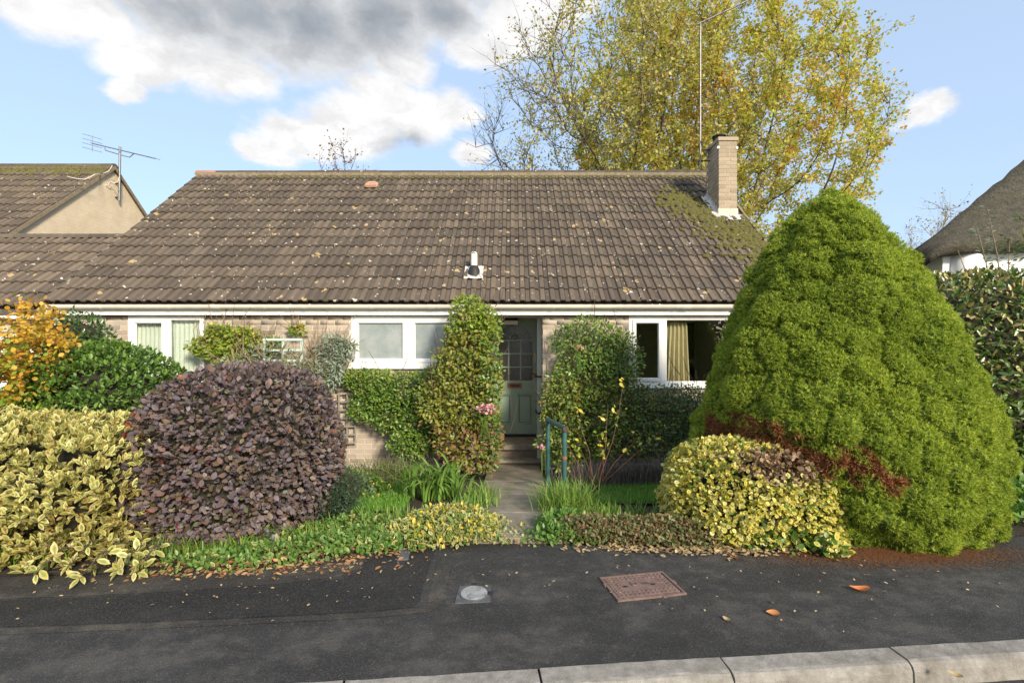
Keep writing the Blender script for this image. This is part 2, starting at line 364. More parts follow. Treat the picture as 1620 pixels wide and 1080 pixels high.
    M['net'] = simple('net_curtain', (.82, .81, .74), .9, .05, 4)
    M['curtain'] = simple('ochre_curtain', (.66, .54, .34), .9, .1, 6)
    M['curtain2'] = simple('pale_curtain', (.55, .49, .42), .9, .1, 6)
    M['room'] = simple('room_wall', (.68, .64, .56), .9, .1, 2)
    M['roomfloor'] = simple('room_floor', (.12, .09, .06), .8, .1, 2)
    M['trellis'] = simple('blue_green_trellis', (.42, .53, .49), .7, .15, 20)
    M['trellis2'] = simple('weathered_trellis', (.24, .22, .18), .8, .25, 20)
    M['bark'] = simple('bark', (.085, .068, .048), .9, .35, 9, bump=.7, bscale=25)
    M['twig'] = simple('twig', (.075, .055, .04), .9, .3, 12)
    M['twigpale'] = simple('dry_twig', (.22, .16, .10), .9, .3, 12)
    M['redstem'] = simple('red_stem', (.105, .045, .035), .6, .3, 12)
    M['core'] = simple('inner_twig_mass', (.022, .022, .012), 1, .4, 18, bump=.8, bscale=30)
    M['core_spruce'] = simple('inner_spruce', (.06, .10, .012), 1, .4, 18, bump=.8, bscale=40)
    M['needles'] = simple('fallen_needles', (.15, .065, .025), 1, .4, 40, bump=1, bscale=150)
    t = NT('moss'); n = t.noise(25, 6, .7); t.base(t.ramp(n, [(.3, (.055, .060, .013)), (.6, (.125, .115, .024)), (.8, (.20, .165, .055))])).rough(1); t.bump(t.noise(130, 3, .7), 1, .01); M['moss'] = t.m
    # leaves
    M['spruce'] = leafmat('spruce_needles', [(0.2, 0.277, 0.0344), (0.267, 0.356, 0.0461), (0.343, 0.436, 0.0577), (0.445, 0.506, 0.075)], rough=.55, trans=.4, spec=.3)
    M['spruce_dead'] = leafmat('dead_spruce_needles', [(0.187, 0.0765, 0.0309), (0.299, 0.128, 0.0553), (0.141, 0.0638, 0.0309)], rough=.7, trans=.15, spec=.2)
    M['purple'] = leafmat('purple_leaf', [(0.0932, 0.0723, 0.0872), (0.13, 0.104, 0.123), (0.149, 0.112, 0.113), (0.112, 0.093, 0.113), (0.137, 0.104, 0.0728), (0.174, 0.0962, 0.08), (0.0993, 0.121, 0.0582)], rough=.52, trans=.2, spec=.5)
    M['purple_red'] = leafmat('red_leaf', [(.36, .045, .03), (.28, .06, .03)], trans=.3)
    M['elae'] = leafmat('gold_edged_leaf', [(0.184, 0.264, 0.0644), (0.229, 0.286, 0.0715), (0.14, 0.217, 0.0572), (0.264, 0.251, 0.0858)], edge=[(0.589, 0.514, 0.176), (0.649, 0.587, 0.258), (0.511, 0.433, 0.135), (0.413, 0.319, 0.108)], rough=.5, trans=.22, lo=.2, hi=.95)
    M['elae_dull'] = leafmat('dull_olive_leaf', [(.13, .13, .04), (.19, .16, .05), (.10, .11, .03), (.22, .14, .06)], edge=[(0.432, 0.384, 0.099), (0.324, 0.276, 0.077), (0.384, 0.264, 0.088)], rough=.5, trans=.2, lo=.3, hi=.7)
    M['euon'] = leafmat('yellow_edged_leaf', [(0.127, 0.23, 0.0287), (0.196, 0.299, 0.0345), (0.368, 0.38, 0.046)], edge=[(0.594, 0.513, 0.08), (0.648, 0.585, 0.19), (0.522, 0.45, 0.06), (0.666, 0.621, 0.3)], rough=.4, trans=.25, lo=.12, hi=.5)
    M['euon_green'] = leafmat('lower_green_leaf', [(.06, .15, .02), (.10, .2, .025)], trans=.3)
    M['tan'] = leafmat('dry_tan_leaf', [(.30, .20, .115), (.22, .145, .09), (.38, .27, .16)], trans=.15)
    M['green'] = leafmat('mid_green_leaf', [(0.0496, 0.107, 0.0227), (0.0779, 0.158, 0.0292), (0.113, 0.214, 0.0356), (0.17, 0.265, 0.0486)], rough=.42, trans=.25, spec=.4)
    M['dkgreen'] = leafmat('dark_green_leaf', [(0.0442, 0.0942, 0.0283), (0.0618, 0.125, 0.0323), (0.0971, 0.172, 0.0404)], rough=.3, trans=.2, spec=.6)
    M['climber'] = leafmat('autumn_climber_leaf', [(.13, .18, .03), (.22, .25, .038), (.30, .29, .05), (.14, .20, .03), (.34, .28, .06), (.18, .23, .035), (.28, .19, .065)], rough=.45, trans=.3)
    M['climber_y'] = leafmat('bright_climber_leaf', [(0.193, 0.302, 0.033), (0.276, 0.365, 0.0462), (0.138, 0.239, 0.0264)], rough=.45, trans=.35)
    M['ivy'] = leafmat('wall_shrub_leaf', [(0.0716, 0.142, 0.0255), (0.112, 0.213, 0.0328), (0.159, 0.27, 0.0401), (0.24, 0.27, 0.0547)], rough=.38, trans=.25)
    M['rosegreen'] = leafmat('glossy_climber_leaf', [(0.0625, 0.136, 0.0301), (0.107, 0.207, 0.0401), (0.16, 0.254, 0.0481), (0.269, 0.302, 0.0602)], rough=.35, trans=.28)
    M['laurel'] = leafmat('laurel_leaf', [(0.0455, 0.091, 0.0182), (0.065, 0.13, 0.0234), (0.104, 0.169, 0.026), (0.143, 0.195, 0.039)], rough=.28, trans=.15, spec=.7)
    M['laurel_y'] = leafmat('pale_laurel_leaf', [(.42, .36, .14), (.30, .26, .09), (.46, .40, .22)], rough=.35, trans=.2)
    M['orange'] = leafmat('orange_autumn_leaf', [(0.625, 0.42, 0.0525), (0.725, 0.463, 0.0525), (0.625, 0.308, 0.0525), (0.5, 0.42, 0.07), (0.45, 0.224, 0.0613)], rough=.5, trans=.4)
    M['autumn'] = leafmat('yellow_green_tree_leaf', [(0.286, 0.381, 0.0819), (0.404, 0.467, 0.0878), (0.572, 0.519, 0.105), (0.706, 0.553, 0.117), (0.37, 0.432, 0.0878), (0.673, 0.398, 0.146)], rough=.5, trans=.45)
    M['autumn2'] = leafmat('thin_tree_leaf', [(0.404, 0.416, 0.123), (0.572, 0.467, 0.136), (0.286, 0.329, 0.109), (0.505, 0.329, 0.164)], rough=.5, trans=.4)
    M['autumn_amber'] = leafmat('amber_tree_leaf', [(.62, .46, .08), (0.624, 0.408, 0.06), (0.6, 0.312, 0.072), (0.528, 0.24, 0.06)], rough=.5, trans=.45)
    M['brownleaf'] = leafmat('brown_leaf', [(.20, .11, .05), (.28, .15, .07)], trans=.3)
    M['grey'] = leafmat('grey_green_leaf', [(0.221, 0.273, 0.208), (0.286, 0.338, 0.26), (0.169, 0.221, 0.143)], rough=.6, trans=.25)
    M['grass'] = leafmat('grass_blade', [(0.0956, 0.198, 0.0328), (0.143, 0.27, 0.0401), (0.223, 0.34, 0.0547), (0.303, 0.355, 0.0911)], rough=.5, trans=.35)
    M['lawn'] = leafmat('lawn_blade', [(0.0943, 0.231, 0.0304), (0.148, 0.322, 0.0404), (0.216, 0.393, 0.0505)], rough=.5, trans=.35)
    M['strap'] = leafmat('strap_leaf', [(0.138, 0.259, 0.0527), (0.184, 0.328, 0.0614), (0.245, 0.382, 0.0878)], rough=.4, trans=.3)
    M['strawgrass'] = leafmat('dull_grass_blade', [(0.169, 0.195, 0.078), (0.26, 0.247, 0.117), (0.117, 0.156, 0.052)], rough=.6, trans=.3)
    M['varieg'] = leafmat('cream_variegated_leaf', [(.10, .17, .04), (.15, .21, .06), (.20, .25, .08)], edge=[(.46, .44, .20), (.52, .44, .13), (.30, .33, .13)], rough=.45, trans=.25, lo=.3, hi=.8)
    M['weed'] = leafmat('weed_leaf', [(0.085, 0.189, 0.0292), (0.127, 0.252, 0.0486), (0.184, 0.302, 0.0648)], rough=.45, trans=.35)
    M['mixed'] = leafmat('low_shrub_leaf', [(0.091, 0.13, 0.039), (0.13, 0.169, 0.0585), (0.195, 0.182, 0.078), (0.208, 0.117, 0.065), (0.104, 0.156, 0.039)], rough=.5, trans=.25)
    M['yew'] = leafmat('dark_conifer_needle', [(0.0238, 0.0588, 0.0308), (0.0364, 0.0812, 0.0392), (0.056, 0.105, 0.0476)], rough=.5, trans=.15)
    M['lavender'] = leafmat('lavender_sprig', [(0.13, 0.111, 0.0975), (0.182, 0.15, 0.13), (0.117, 0.13, 0.091)], rough=.7, trans=.15)
    M['silver'] = leafmat('silver_leaf', [(0.198, 0.198, 0.222), (0.252, 0.252, 0.27)], trans=.2)
    M['pink'] = leafmat('pink_flower', [(.60, .22, .30), (.75, .50, .50), (.5, .13, .22)], trans=.3)
    M['yellowflower'] = leafmat('yellow_leaf', [(.65, .50, .04), (.72, .55, .08)], trans=.3)
    M['litter'] = leafmat('fallen_leaf', [(.34, .15, .06), (.26, .12, .05), (.42, .25, .11), (.46, .32, .16), (.20, .09, .045), (.48, .36, .17)], rough=.6, trans=.15)
    M['litter_tan'] = leafmat('fallen_tan_leaf', [(.46, .34, .18), (.36, .25, .13), (.52, .42, .24), (.25, .15, .08)], rough=.6, trans=.15)
    M['bigleaf'] = leafmat('orange_fallen_leaf', [(.48, .15, .035), (.52, .22, .08)], rough=.5, trans=.15)
mats()
# ------------------------------------------------------------------ the ground, road, kerb and pavement
EDGE = [(-14, 3.0), (-6, 3.32), (-3, 3.45), (-1.8, 3.55), (-1.0, 3.86), (-.3, 4.02), (.5, 4.06), (1.4, 3.95), (2.2, 3.86), (3.2, 4.0), (4.2, 4.15), (7, 4.3), (14, 4.9)]
EX = np.array([e[0] for e in EDGE]); EY = np.array([e[1] for e in EDGE])
def yf(x): return np.interp(x, EX, EY)
def gz(x, y):
    """height of the garden: it falls about 35 cm from the pavement to the house"""
    f = yf(x); t = np.clip((np.asarray(y)-f)/(7.5-f), 0, 1); return .012-.36*t
KU = Vector((math.cos(R(5.3)), math.sin(R(5.3)), 0)); KV = Vector((-KU.y, KU.x, 0)); KP = Vector((-.79, 2.385, 0))
def kerbline(x, off=0):
    p = KP-KV*off; return p.y+(x-p.x)*KU.y/KU.x
def sheet(name, pts, z, mat, kind='structure', parent=None):
    me = bpy.data.meshes.new(name); me.from_pydata([(p[0], p[1], z) for p in pts], [], [tuple(range(len(pts)))])
    return link(name, me, mat, parent, kind)
sheet('ground', [(-900, -900), (900, -900), (900, 1500), (-900, 1500)], -.62, M['groundgrass'])
sheet('road', [(-60, kerbline(-60, .14)), (-60, kerbline(-60, .14)-7), (60, kerbline(60, .14)-7), (60, kerbline(60, .14))], -.105, M['asphalt'])
xs = np.concatenate([[-14], np.linspace(-7, 7, 57), [14]])
def pavement():
    vs = []; fs = []
    for x in xs: vs += [(x, kerbline(x), 0), (x, float(yf(x))+.06, 0)]
    n = len(xs)
    fs = [(2*i, 2*i+2, 2*i+3, 2*i+1) for i in range(n-1)]
    me = bpy.data.meshes.new('pavement'); me.from_pydata(vs, [], fs); return link('pavement', me, M['asphalt'], None, 'structure')
pave = pavement()
# kerb stones
def kerbs():
    k = bpy.data.objects.new('kerb', None); C.objects.link(k); k['kind'] = 'structure'
    rr = random.Random(3); Lk = .925
    for i in range(-5, 8):
        p0 = KP+KU*(i*Lk); m = MB(); g = .006
        dz = rr.uniform(-.004, .004)
        n = 9; prof = [(0, -.2), (0, .004+dz), (-.10, .004+dz), (-.118, -.001+dz), (-.132, -.015+dz), (-.139, -.036+dz), (-.15, -.2)]
        vs = []; fs = []
        for a in range(n+1):
            s = g+(Lk-2*g)*a/n
            for (v, z) in prof:
                j = .0025 if a in (0, n) else .004
                q = p0+KU*(s+(rr.uniform(-.004, .004) if a in (0, n) else 0))+KV*(v+rr.uniform(-j, j)*.6); vs.append((q.x, q.y, z+rr.uniform(-j, j)*.6))
        c = len(prof)
        for a in range(n):
            for b in range(c-1): fs.append((a*c+b, a*c+b+1, (a+1)*c+b+1, (a+1)*c+b))
        fs += [tuple(range(c)), tuple(range((n+1)*c-1, n*c-1, -1))]
        m.add(vs, fs); o = m.build('kerb_stone', M['kerb'], k)
kerbs()
# dark gritty joint bed under the stones
m = MB(); a = KP+KU*-4.6; b = KP+KU*7.4
m.add([(*(a-KV*.004).xy, -.012), (*(b-KV*.004).xy, -.012), (*(b-KV*.125).xy, -.03), (*(a-KV*.125).xy, -.03)], [(0, 1, 2, 3)])
m.build('kerb_bed', M['soil'], None, kind='structure')
# the resurfaced trench, a darker strip with a turn towards the garden
def gpts(l): return [gnd(*p).xy for p in l]
trench = gpts([(-200, 958), (0, 950), (120, 945), (260, 939), (400, 929), (470, 923), (540, 914), (572, 900), (582, 884), (583, 868), (640, 862), (692, 862), (684, 884), (676, 905), (668, 930), (664, 951), (655, 960), (600, 966), (500, 972), (300, 981), (100, 989), (0, 992), (-200, 998)])
sheet('pavement_trench_patch', trench, .004, M['asphalt_new'], None, pave)
oldp = gpts([(-220, 905), (0, 902), (150, 904), (300, 908), (420, 896), (480, 884), (520, 874), (578, 867), (579, 884), (569, 899), (538, 912), (468, 921), (398, 927), (258, 937), (118, 943), (0, 948), (-200, 956)])
sheet('pavement_old_strip', oldp, .004, M['asphalt_old'], None, pave)
old2 = gpts([(664, 962), (676, 950), (680, 930), (690, 900), (700, 880), (716, 882), (712, 905), (706, 930), (700, 955), (680, 968), (600, 976), (400, 987), (200, 996), (0, 1004), (-200, 1012), (-200, 1000), (0, 994), (100, 991), (300, 983), (500, 974), (601, 968), (656, 962.5)])
sheet('pavement_worn_margin', old2, .003, M['asphalt_old'], None, pave)

def quad_cover(name, label, px, mat, t=.01):
    pass
def cover_brown():
    """cast iron box cover, rusty brown"""
    P = [gnd(958, 916), gnd(1054, 905), gnd(1078, 941), gnd(969, 951)]          # tl tr br bl
    c = sum(P, Vector())/4
    th = thing('inspection_cover', 'rusty brown rectangular cast iron inspection cover set in the tarmac', 'cover', c)
    ux = ((P[1]-P[0])+(P[2]-P[3]))/2; uy = ((P[0]-P[3])+(P[1]-P[2]))/2
    W = ux.length; H = uy.length; ux.normalize(); uy = Vector((-ux.y, ux.x, 0))
    def Q(a, b, z): v = c+ux*(a*W/2)+uy*(b*H/2); return (v.x, v.y, z)
    def slab(a0, a1, b0, b1, z0, z1, m):
        vs = [Q(a0, b0, z0), Q(a1, b0, z0), Q(a1, b1, z0), Q(a0, b1, z0), Q(a0, b0, z1), Q(a1, b0, z1), Q(a1, b1, z1), Q(a0, b1, z1)]
        m.add(vs, [(0, 3, 2, 1), (4, 5, 6, 7), (0, 1, 5, 4), (1, 2, 6, 5), (2, 3, 7, 6), (3, 0, 4, 7)])
    m = MB()
    slab(-1.02, 1.02, -1.03, -.93, -.05, .012, m); slab(-1.02, 1.02, .95, 1.03, -.05, .012, m)
    slab(-1.02, -.94, -.93, .95, -.05, .012, m); slab(.95, 1.02, -.93, .95, -.05, .012, m)
    slab(.3, .42, -1.09, -1.031, -.05, .010, m); slab(1.021, 1.06, -.1, .15, -.05, .012, m); slab(-1.06, -1.021, .2, .45, -.05, .012, m)
    m.build('frame', M['rustcover'], th)
    m = MB()
    slab(-.91, .925, -.78, .93, -.05, .008, m); slab(-.8, .84, -.905, -.781, -.05, .008, m)
    lid = m.build('lid', M['rustcover'], th, bevel=.002)
    # raised studs in rows round the edge, two dark key slots, a ring and letters
    m = MB(); rr = random.Random(5)
    for i in range(13):
        for b in (-.72, -.52, .60, .80):
            a = -.8+i*.133; slab(a, a+.07, b, b+.08, .008, .0115, m)
    for j in range(5):
        for a in (-.8, -.66, .66, .8):
            b = -.3+j*.19; slab(a-.03, a+.04, b, b+.08, .008, .0115, m)
    m.build('stud_pattern', M['rustcover'], th, kind='stuff')
    for a, b in ((-.48, .05), (.36, .02)):
        m = MB(); vs = [Q(a+.085*math.cos(k*math.pi/6), b+.07*math.sin(k*math.pi/6), .0086) for k in range(12)]; m.add(vs, [tuple(range(12))]); m.build('key_slot', M['black'], th)
    m = MB(); ring = [Q(-.2+.085*math.cos(k*math.pi/8), .16+.16*math.sin(k*math.pi/8), .011) for k in range(17)]; m.tube(ring, .0035, 5, False)
    m.tube([Q(-.2+.045*math.cos(k), .16+.085*math.sin(k), .011) for k in np.linspace(.6, 5.4, 9)], .003, 5, False)
    m.tube([Q(-.2, .16, .011), Q(-.155, .16, .011), Q(-.155, .1, .011)], .003, 5, False)
    m.build('emblem', M['rustcover'], th)
    m = MB()
    for k in range(5): m.tube([Q(.02+k*.05, .26, .010), Q(.06+k*.05, .08, .010)], .0028, 4, False)
    m.build('raised_bars', M['rustcover'], th)
    for k in range(3):
        m = MB(); slab(-.10, .26, -.14-k*.09, -.10-k*.09, .0075, .0098, m); m.build('raised_line', M['rustcover'], th)
cover_brown()
def cover_round():
    P = [gnd(727, 928), gnd(776, 927), gnd(776, 952), gnd(719, 955)]
    c = sum(P, Vector())/4; th = thing('water_meter_cover', 'square grey plastic box with a scuffed round lid in the tarmac', 'cover', c)
    m = MB(); m.add([(p.x, p.y, .006) for p in P]+[(p.x, p.y, -.05) for p in P], [(0, 1, 2, 3), (0, 4, 5, 1), (1, 5, 6, 2), (2, 6, 7, 3), (3, 7, 4, 0)]); m.build('box_frame', M['plastic_grey'], th)
    cc = gnd(750, 939.5); rx = .096; n = 28
    prof = [(1.0, .006), (1.0, .0105), (.955, .0125), (.93, .0085), (.90, .0085), (.885, .012), (0.0, .0135)]
    vs = []; fs = []
    for r, z in prof[:-1]:
        vs += [(cc.x+rx*r*math.cos(2*math.pi*k/n), cc.y+rx*.98*r*math.sin(2*math.pi*k/n), z) for k in range(n)]
    for j in range(3):
        fs += [(j*n+k, j*n+(k+1) % n, (j+1)*n+(k+1) % n, (j+1)*n+k) for k in range(n)]
    MB().add(vs[:4*n], fs).build('lid_rim', M['plastic_grey'], th)
    MB().add(vs[4*n:6*n], [(k, (k+1) % n, n+(k+1) % n, n+k) for k in range(n)]+[tuple(range(n, 2*n))]).build('lid', M['lid'], th)
    m = MB(); m.box(cc.x+.09, cc.x+.12, cc.y-.03, cc.y+.005, .0135, .0165); m.build('lid_catch', M['black'], th)
    m = MB(); m.box(cc.x-.01, cc.x+.012, cc.y+.10, cc.y+.118, .0133, .016); m.build('lid_catch', M['black'], th)
cover_round()
def cover_small():
    P = [gnd(633, 871), gnd(650, 871), gnd(646, 886), gnd(628, 888)]
    c = sum(P, Vector())/4; th = thing('stopcock_cover', 'small grey rectangular stopcock lid beside the flower bed edge', 'cover', c)
    m = MB(); m.add([(p.x, p.y, .012) for p in P]+[(p.x, p.y, -.04) for p in P], [(0, 1, 2, 3), (0, 4, 5, 1), (1, 5, 6, 2), (2, 6, 7, 3), (3, 7, 4, 0)]); m.build('lid', M['plastic_grey'], th)
    q = (P[0]+P[1])/2; m = MB(); m.box(q.x-.05, q.x+.05, q.y+.002, q.y+.022, -.02, .014); m.build('hinge', M['lid'], th)
cover_small()
# garden soil, one sloping sheet
def garden():
    gx = np.concatenate([[-14, -10], np.linspace(-8, 8, 81), [14]]); ny = 36; vs = []; fs = []
    for x in gx:
        f = float(yf(x))
        for j in range(ny+1):
            y = f+(8.6-f)*j/ny; z = float(gz(x, y))+.012*math.sin(x*5.1+y*3.3)*math.sin(y*4.7-x*2.1)*(j > 0)
            vs.append((x, y, z))
    for i in range(len(gx)-1):
        for j in range(ny): fs.append((i*(ny+1)+j, (i+1)*(ny+1)+j, (i+1)*(ny+1)+j+1, i*(ny+1)+j+1))
    me = bpy.data.meshes.new('garden_soil'); me.from_pydata(vs, [], fs); link('garden_soil', me, M['soil'], None, 'structure')
garden()
# concrete path in slabs, sloping down to the steps
def path():
    k = bpy.data.objects.new('path', None); C.objects.link(k); k['kind'] = 'structure'
    cuts = [4.0, 4.12, 4.85, 5.75, 6.6, 7.86]; x0, x1 = -.36, .42
    for i in range(len(cuts)-1):
        a, b = cuts[i]+.006, cuts[i+1]-.006
        za, zb = float(gz(0, a))+.035, float(gz(0, b))+.035
        m = MB(); vs = [(x0, a, za-.08), (x1, a, za-.08), (x1, b, zb-.08), (x0, b, zb-.08), (x0, a, za), (x1, a, za), (x1, b, zb), (x0, b, zb)]
        m.add(vs, [(0, 3, 2, 1), (4, 5, 6, 7), (0, 1, 5, 4), (1, 2, 6, 5), (2, 3, 7, 6), (3, 0, 4, 7)])
        m.build('path_slab', M['path'], k, bevel=.006)
path()

# ------------------------------------------------------------------ the bungalow
YW = 7.70                       # face of the front wall
XL, XR = -6.86, 4.40            # wall ends
EAVE_Y, EAVE_Z, RIDGE_Y, RIDGE_Z = 7.52, 2.183, 11.3, 5.34
RL, RRT = -7.02, 4.52           # verges
house = thing('bungalow', 'long single storey brick bungalow with brown tiled roof and sage green door', 'house', (0, YW, -.35))
OPEN = [(-5.84, -4.69, .98, 2.02), (-2.45, -.62, 1.20, 2.02), (1.775, 3.95, .90, 2.02), (-.56, .47, -.5, 2.02)]
def wall():
    zt = 1.995; zb = -.5
    # mortar backing with openings: columns between opening edges
    xs_ = sorted({XL, XR, *[o[0] for o in OPEN], *[o[1] for o in OPEN]})
    m = MB()
    for a, b in zip(xs_, xs_[1:]):
        mid = (a+b)/2; op = [o for o in OPEN if o[0] < mid < o[1]]
        if not op: m.box(a, b, YW, YW+.1, zb, zt)
        elif op[0][2] > zb: m.box(a, b, YW, YW+.1, zb, op[0][2])
    # porch reveals, side and back walls
    m.box(-.66, -.56, YW+.1, 8.8, zb, zt); m.box(.47, .57, YW+.1, 8.8, zb, zt)
    w = m.build('wall', M['mortar'], house)
    m = MB(); m.box(XL, XL+.1, YW+.1, 14.8, zb, zt); m.box(XR-.1, XR, YW+.1, 14.8, zb, zt); m.box(XL+.1, XR-.1, 14.7, 14.8, zb, zt)
    pitch = (RIDGE_Z-EAVE_Z)/(RIDGE_Y-EAVE_Y)
    for x in (XL, XR-.1):
        m.prism([(YW, zt), (14.8, zt), (RIDGE_Y, RIDGE_Z-.2)], 'x', x+.001, x+.099)
    m.build('gable_wall', M['gable'], house)
    # bricks
    BL, BH, J = .215, .065, .010
    full = []
    for k in range(6):
        mm = MB(); mm.box(-BL/2, BL/2, -.007, .02, -BH/2, BH/2); me = mm.mesh('brick'); me.materials.append(M['brick'])
        a = me.attributes.new('rnd', 'FLOAT', 'POINT'); a.data.foreach_set('value', np.full(len(me.vertices), k/6.0)); full.append(me)
    show = [(-4.69, -2.45, 1.12, 2.0), (-6.7, -5.84, 1.35, 2.0), (-2.7, -1.45, -.3, .5), (.47, 2.0, .9, 2.0), (-.6, -.3, 0, 2)]
    rest = []; cnt = 0; rr = random.Random(11)
    for r in range(34):
        z = zb+.06+r*.075; 
        if z+BH/2 > zt: break
        off = (r % 2)*.1125; x = XL+.005-off
        while x < XR:
            segs = [(max(x, XL+.002), min(x+BL, XR-.002))]
            for (a, b, c, d) in OPEN:
                if c-.03 < z < d: segs = [s for g in segs for s in ((g[0], min(g[1], a-.001)), (max(g[0], b+.001), g[1])) if s[1]-s[0] > .03] if any(g[1] > a and g[0] < b for g in segs) else segs
            for (s0, s1) in segs:
                if s1-s0 < .03: continue
                c = (s0+s1)/2
                if cnt < 300 and any(q[0] <= c <= q[1] and q[2] <= z <= q[3] for q in show):
                    o = bpy.data.objects.new('brick', rr.choice(full)); C.objects.link(o); o.parent = w
                    o.location = (c, YW+rr.uniform(-.0012, .0012), z); o.scale = ((s1-s0)/BL, 1, 1); cnt += 1
                else: rest.append((s0, s1, z))
            x += BL+J
    V = []; F = []; A = []
    for i, (s0, s1, z) in enumerate(rest):
        b = len(V); y0, y1, z0, z1 = YW-.007, YW+.02, z-BH/2, z+BH/2
        V += [(s0, y0, z0), (s1, y0, z0), (s1, y1, z0), (s0, y1, z0), (s0, y0, z1), (s1, y0, z1), (s1, y1, z1), (s0, y1, z1)]
        F += [(b, b+3, b+2, b+1), (b+4, b+5, b+6, b+7), (b, b+1, b+5, b+4), (b+1, b+2, b+6, b+5), (b+2, b+3, b+7, b+6), (b+3, b, b+4, b+7)]
        A += [rr.random()]*8
    # bricks of the porch reveals
    for xf, sgn in ((-.56, 1), (.47, -1)):
        for r in range(32):
            z = zb+.06+r*.075; y = YW+.002+(r % 2)*.1125
            if z > 1.95: break
            while y < 8.75:
                b = len(V); x0, x1 = sorted((xf, xf+sgn*.007)); y1 = min(y+BL, 8.78); z0, z1 = z-BH/2, z+BH/2
                V += [(x0, y, z0), (x1, y, z0), (x1, y1, z0), (x0, y1, z0), (x0, y, z1), (x1, y, z1), (x1, y1, z1), (x0, y1, z1)]
                F += [(b, b+3, b+2, b+1), (b+4, b+5, b+6, b+7), (b, b+1, b+5, b+4), (b+1, b+2, b+6, b+5), (b+2, b+3, b+7, b+6), (b+3, b, b+4, b+7)]
                A += [rr.random()]*8; y += BL+J
    me = np_mesh('brickwork', np.array(V), np.array(F), {'rnd': A}); link('brickwork', me, M['brick'], w, 'stuff')
wall()

# roof tiles: double roll profile, 300 mm cover, 334 mm gauge
def tile_mesh(name, width=.3, length=.40, seed=0, mat=None, rnd=0.0):
    rr = random.Random(seed); prof = []
    for k in range(2):
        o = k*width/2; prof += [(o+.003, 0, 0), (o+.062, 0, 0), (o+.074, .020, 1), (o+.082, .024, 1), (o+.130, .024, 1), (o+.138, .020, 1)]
    prof += [(width-.002, 0.0, 0)]
    n = len(prof); V = []; A = []
    for (y, dz) in ((0, .026), (length, -.004)):
        for (x, z, r) in prof: V.append((x, y, z+dz+rr.uniform(-.0012, .0012))); A.append(r)
    for (x, z, r) in prof: V.append((x, .001, z*.9+.026-.019)); A.append(0)
    F = [(i, i+1, n+i+1, n+i) for i in range(n-1)]+[(2*n+i, 2*n+i+1, i+1, i) for i in range(n-1)]
    for s, i in ((0, 0), (1, n-1)): F.append((i, n+i, 2*n+i) if s == 0 else (i, 2*n+i, n+i))
    me = bpy.data.meshes.new(name); me.from_pydata(V, [], F)
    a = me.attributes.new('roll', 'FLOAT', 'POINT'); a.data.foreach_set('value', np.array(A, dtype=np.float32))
    a = me.attributes.new('rnd', 'FLOAT', 'POINT'); a.data.foreach_set('value', np.full(len(V), rnd, dtype=np.float32))
    me.materials.append(mat); return me
def tiled_slope(roof, mat, x0, ncol, eave_y, eave_z, ridge_y, ridge_z, nrow, single, seed, lift=0.0):
    """a slope facing the street; 'single' says which (row, col) are separate objects"""
    rr = random.Random(seed); L = math.hypot(ridge_y-eave_y, ridge_z-eave_z); g = L/nrow; ang = math.atan2(ridge_z-eave_z, ridge_y-eave_y)
    var = [tile_mesh('roof_tile', length=g+.06, seed=seed*10+k, mat=mat, rnd=k/8.0) for k in range(8)]
    V = []; F = []; A1 = []; A2 = []
    cv = [np.array([v.co[:] for v in me.vertices]) for me in var]; cf = [[tuple(p.vertices) for p in me.polygons] for me in var]
    cr = []
    for me in var:
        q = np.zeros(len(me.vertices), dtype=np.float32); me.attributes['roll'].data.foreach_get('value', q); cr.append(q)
    base = Matrix.Rotation(ang, 4, 'X'); nrm = Vector((0, -math.sin(ang), math.cos(ang)))
    for r in range(nrow):
        for c in range(ncol):
            k = rr.randrange(8)
            p = Vector((x0+c*.3, eave_y+(ridge_y-eave_y)*r/nrow, eave_z+(ridge_z-eave_z)*r/nrow))+nrm*(lift+rr.uniform(-.003, .003))
            Mx = Matrix.Translation(p) @ base @ Matrix.Rotation(rr.uniform(-.006, .006), 4, 'Z') @ Matrix.Rotation(rr.uniform(-.006, .006), 4, 'X')
            if single(r, c):
                o = bpy.data.objects.new('roof_tile', var[k]); C.objects.link(o); o.parent = roof; o.matrix_basis = Mx
            else:
                b = len(V); W = cv[k] @ np.array(Mx.to_3x3()).T+np.array(Mx.translation); V += [tuple(w) for w in W]
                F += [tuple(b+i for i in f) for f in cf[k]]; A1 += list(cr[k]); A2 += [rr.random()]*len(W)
    if V:
        me = bpy.data.meshes.new('tiling'); me.from_pydata(V, [], F)
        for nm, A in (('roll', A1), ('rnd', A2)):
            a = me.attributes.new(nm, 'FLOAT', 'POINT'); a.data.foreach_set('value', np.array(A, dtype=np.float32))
        link('tiling', me, mat, roof, 'stuff')
def roof_plane(y): return EAVE_Z+(y-EAVE_Y)*(RIDGE_Z-EAVE_Z)/(RIDGE_Y-EAVE_Y)
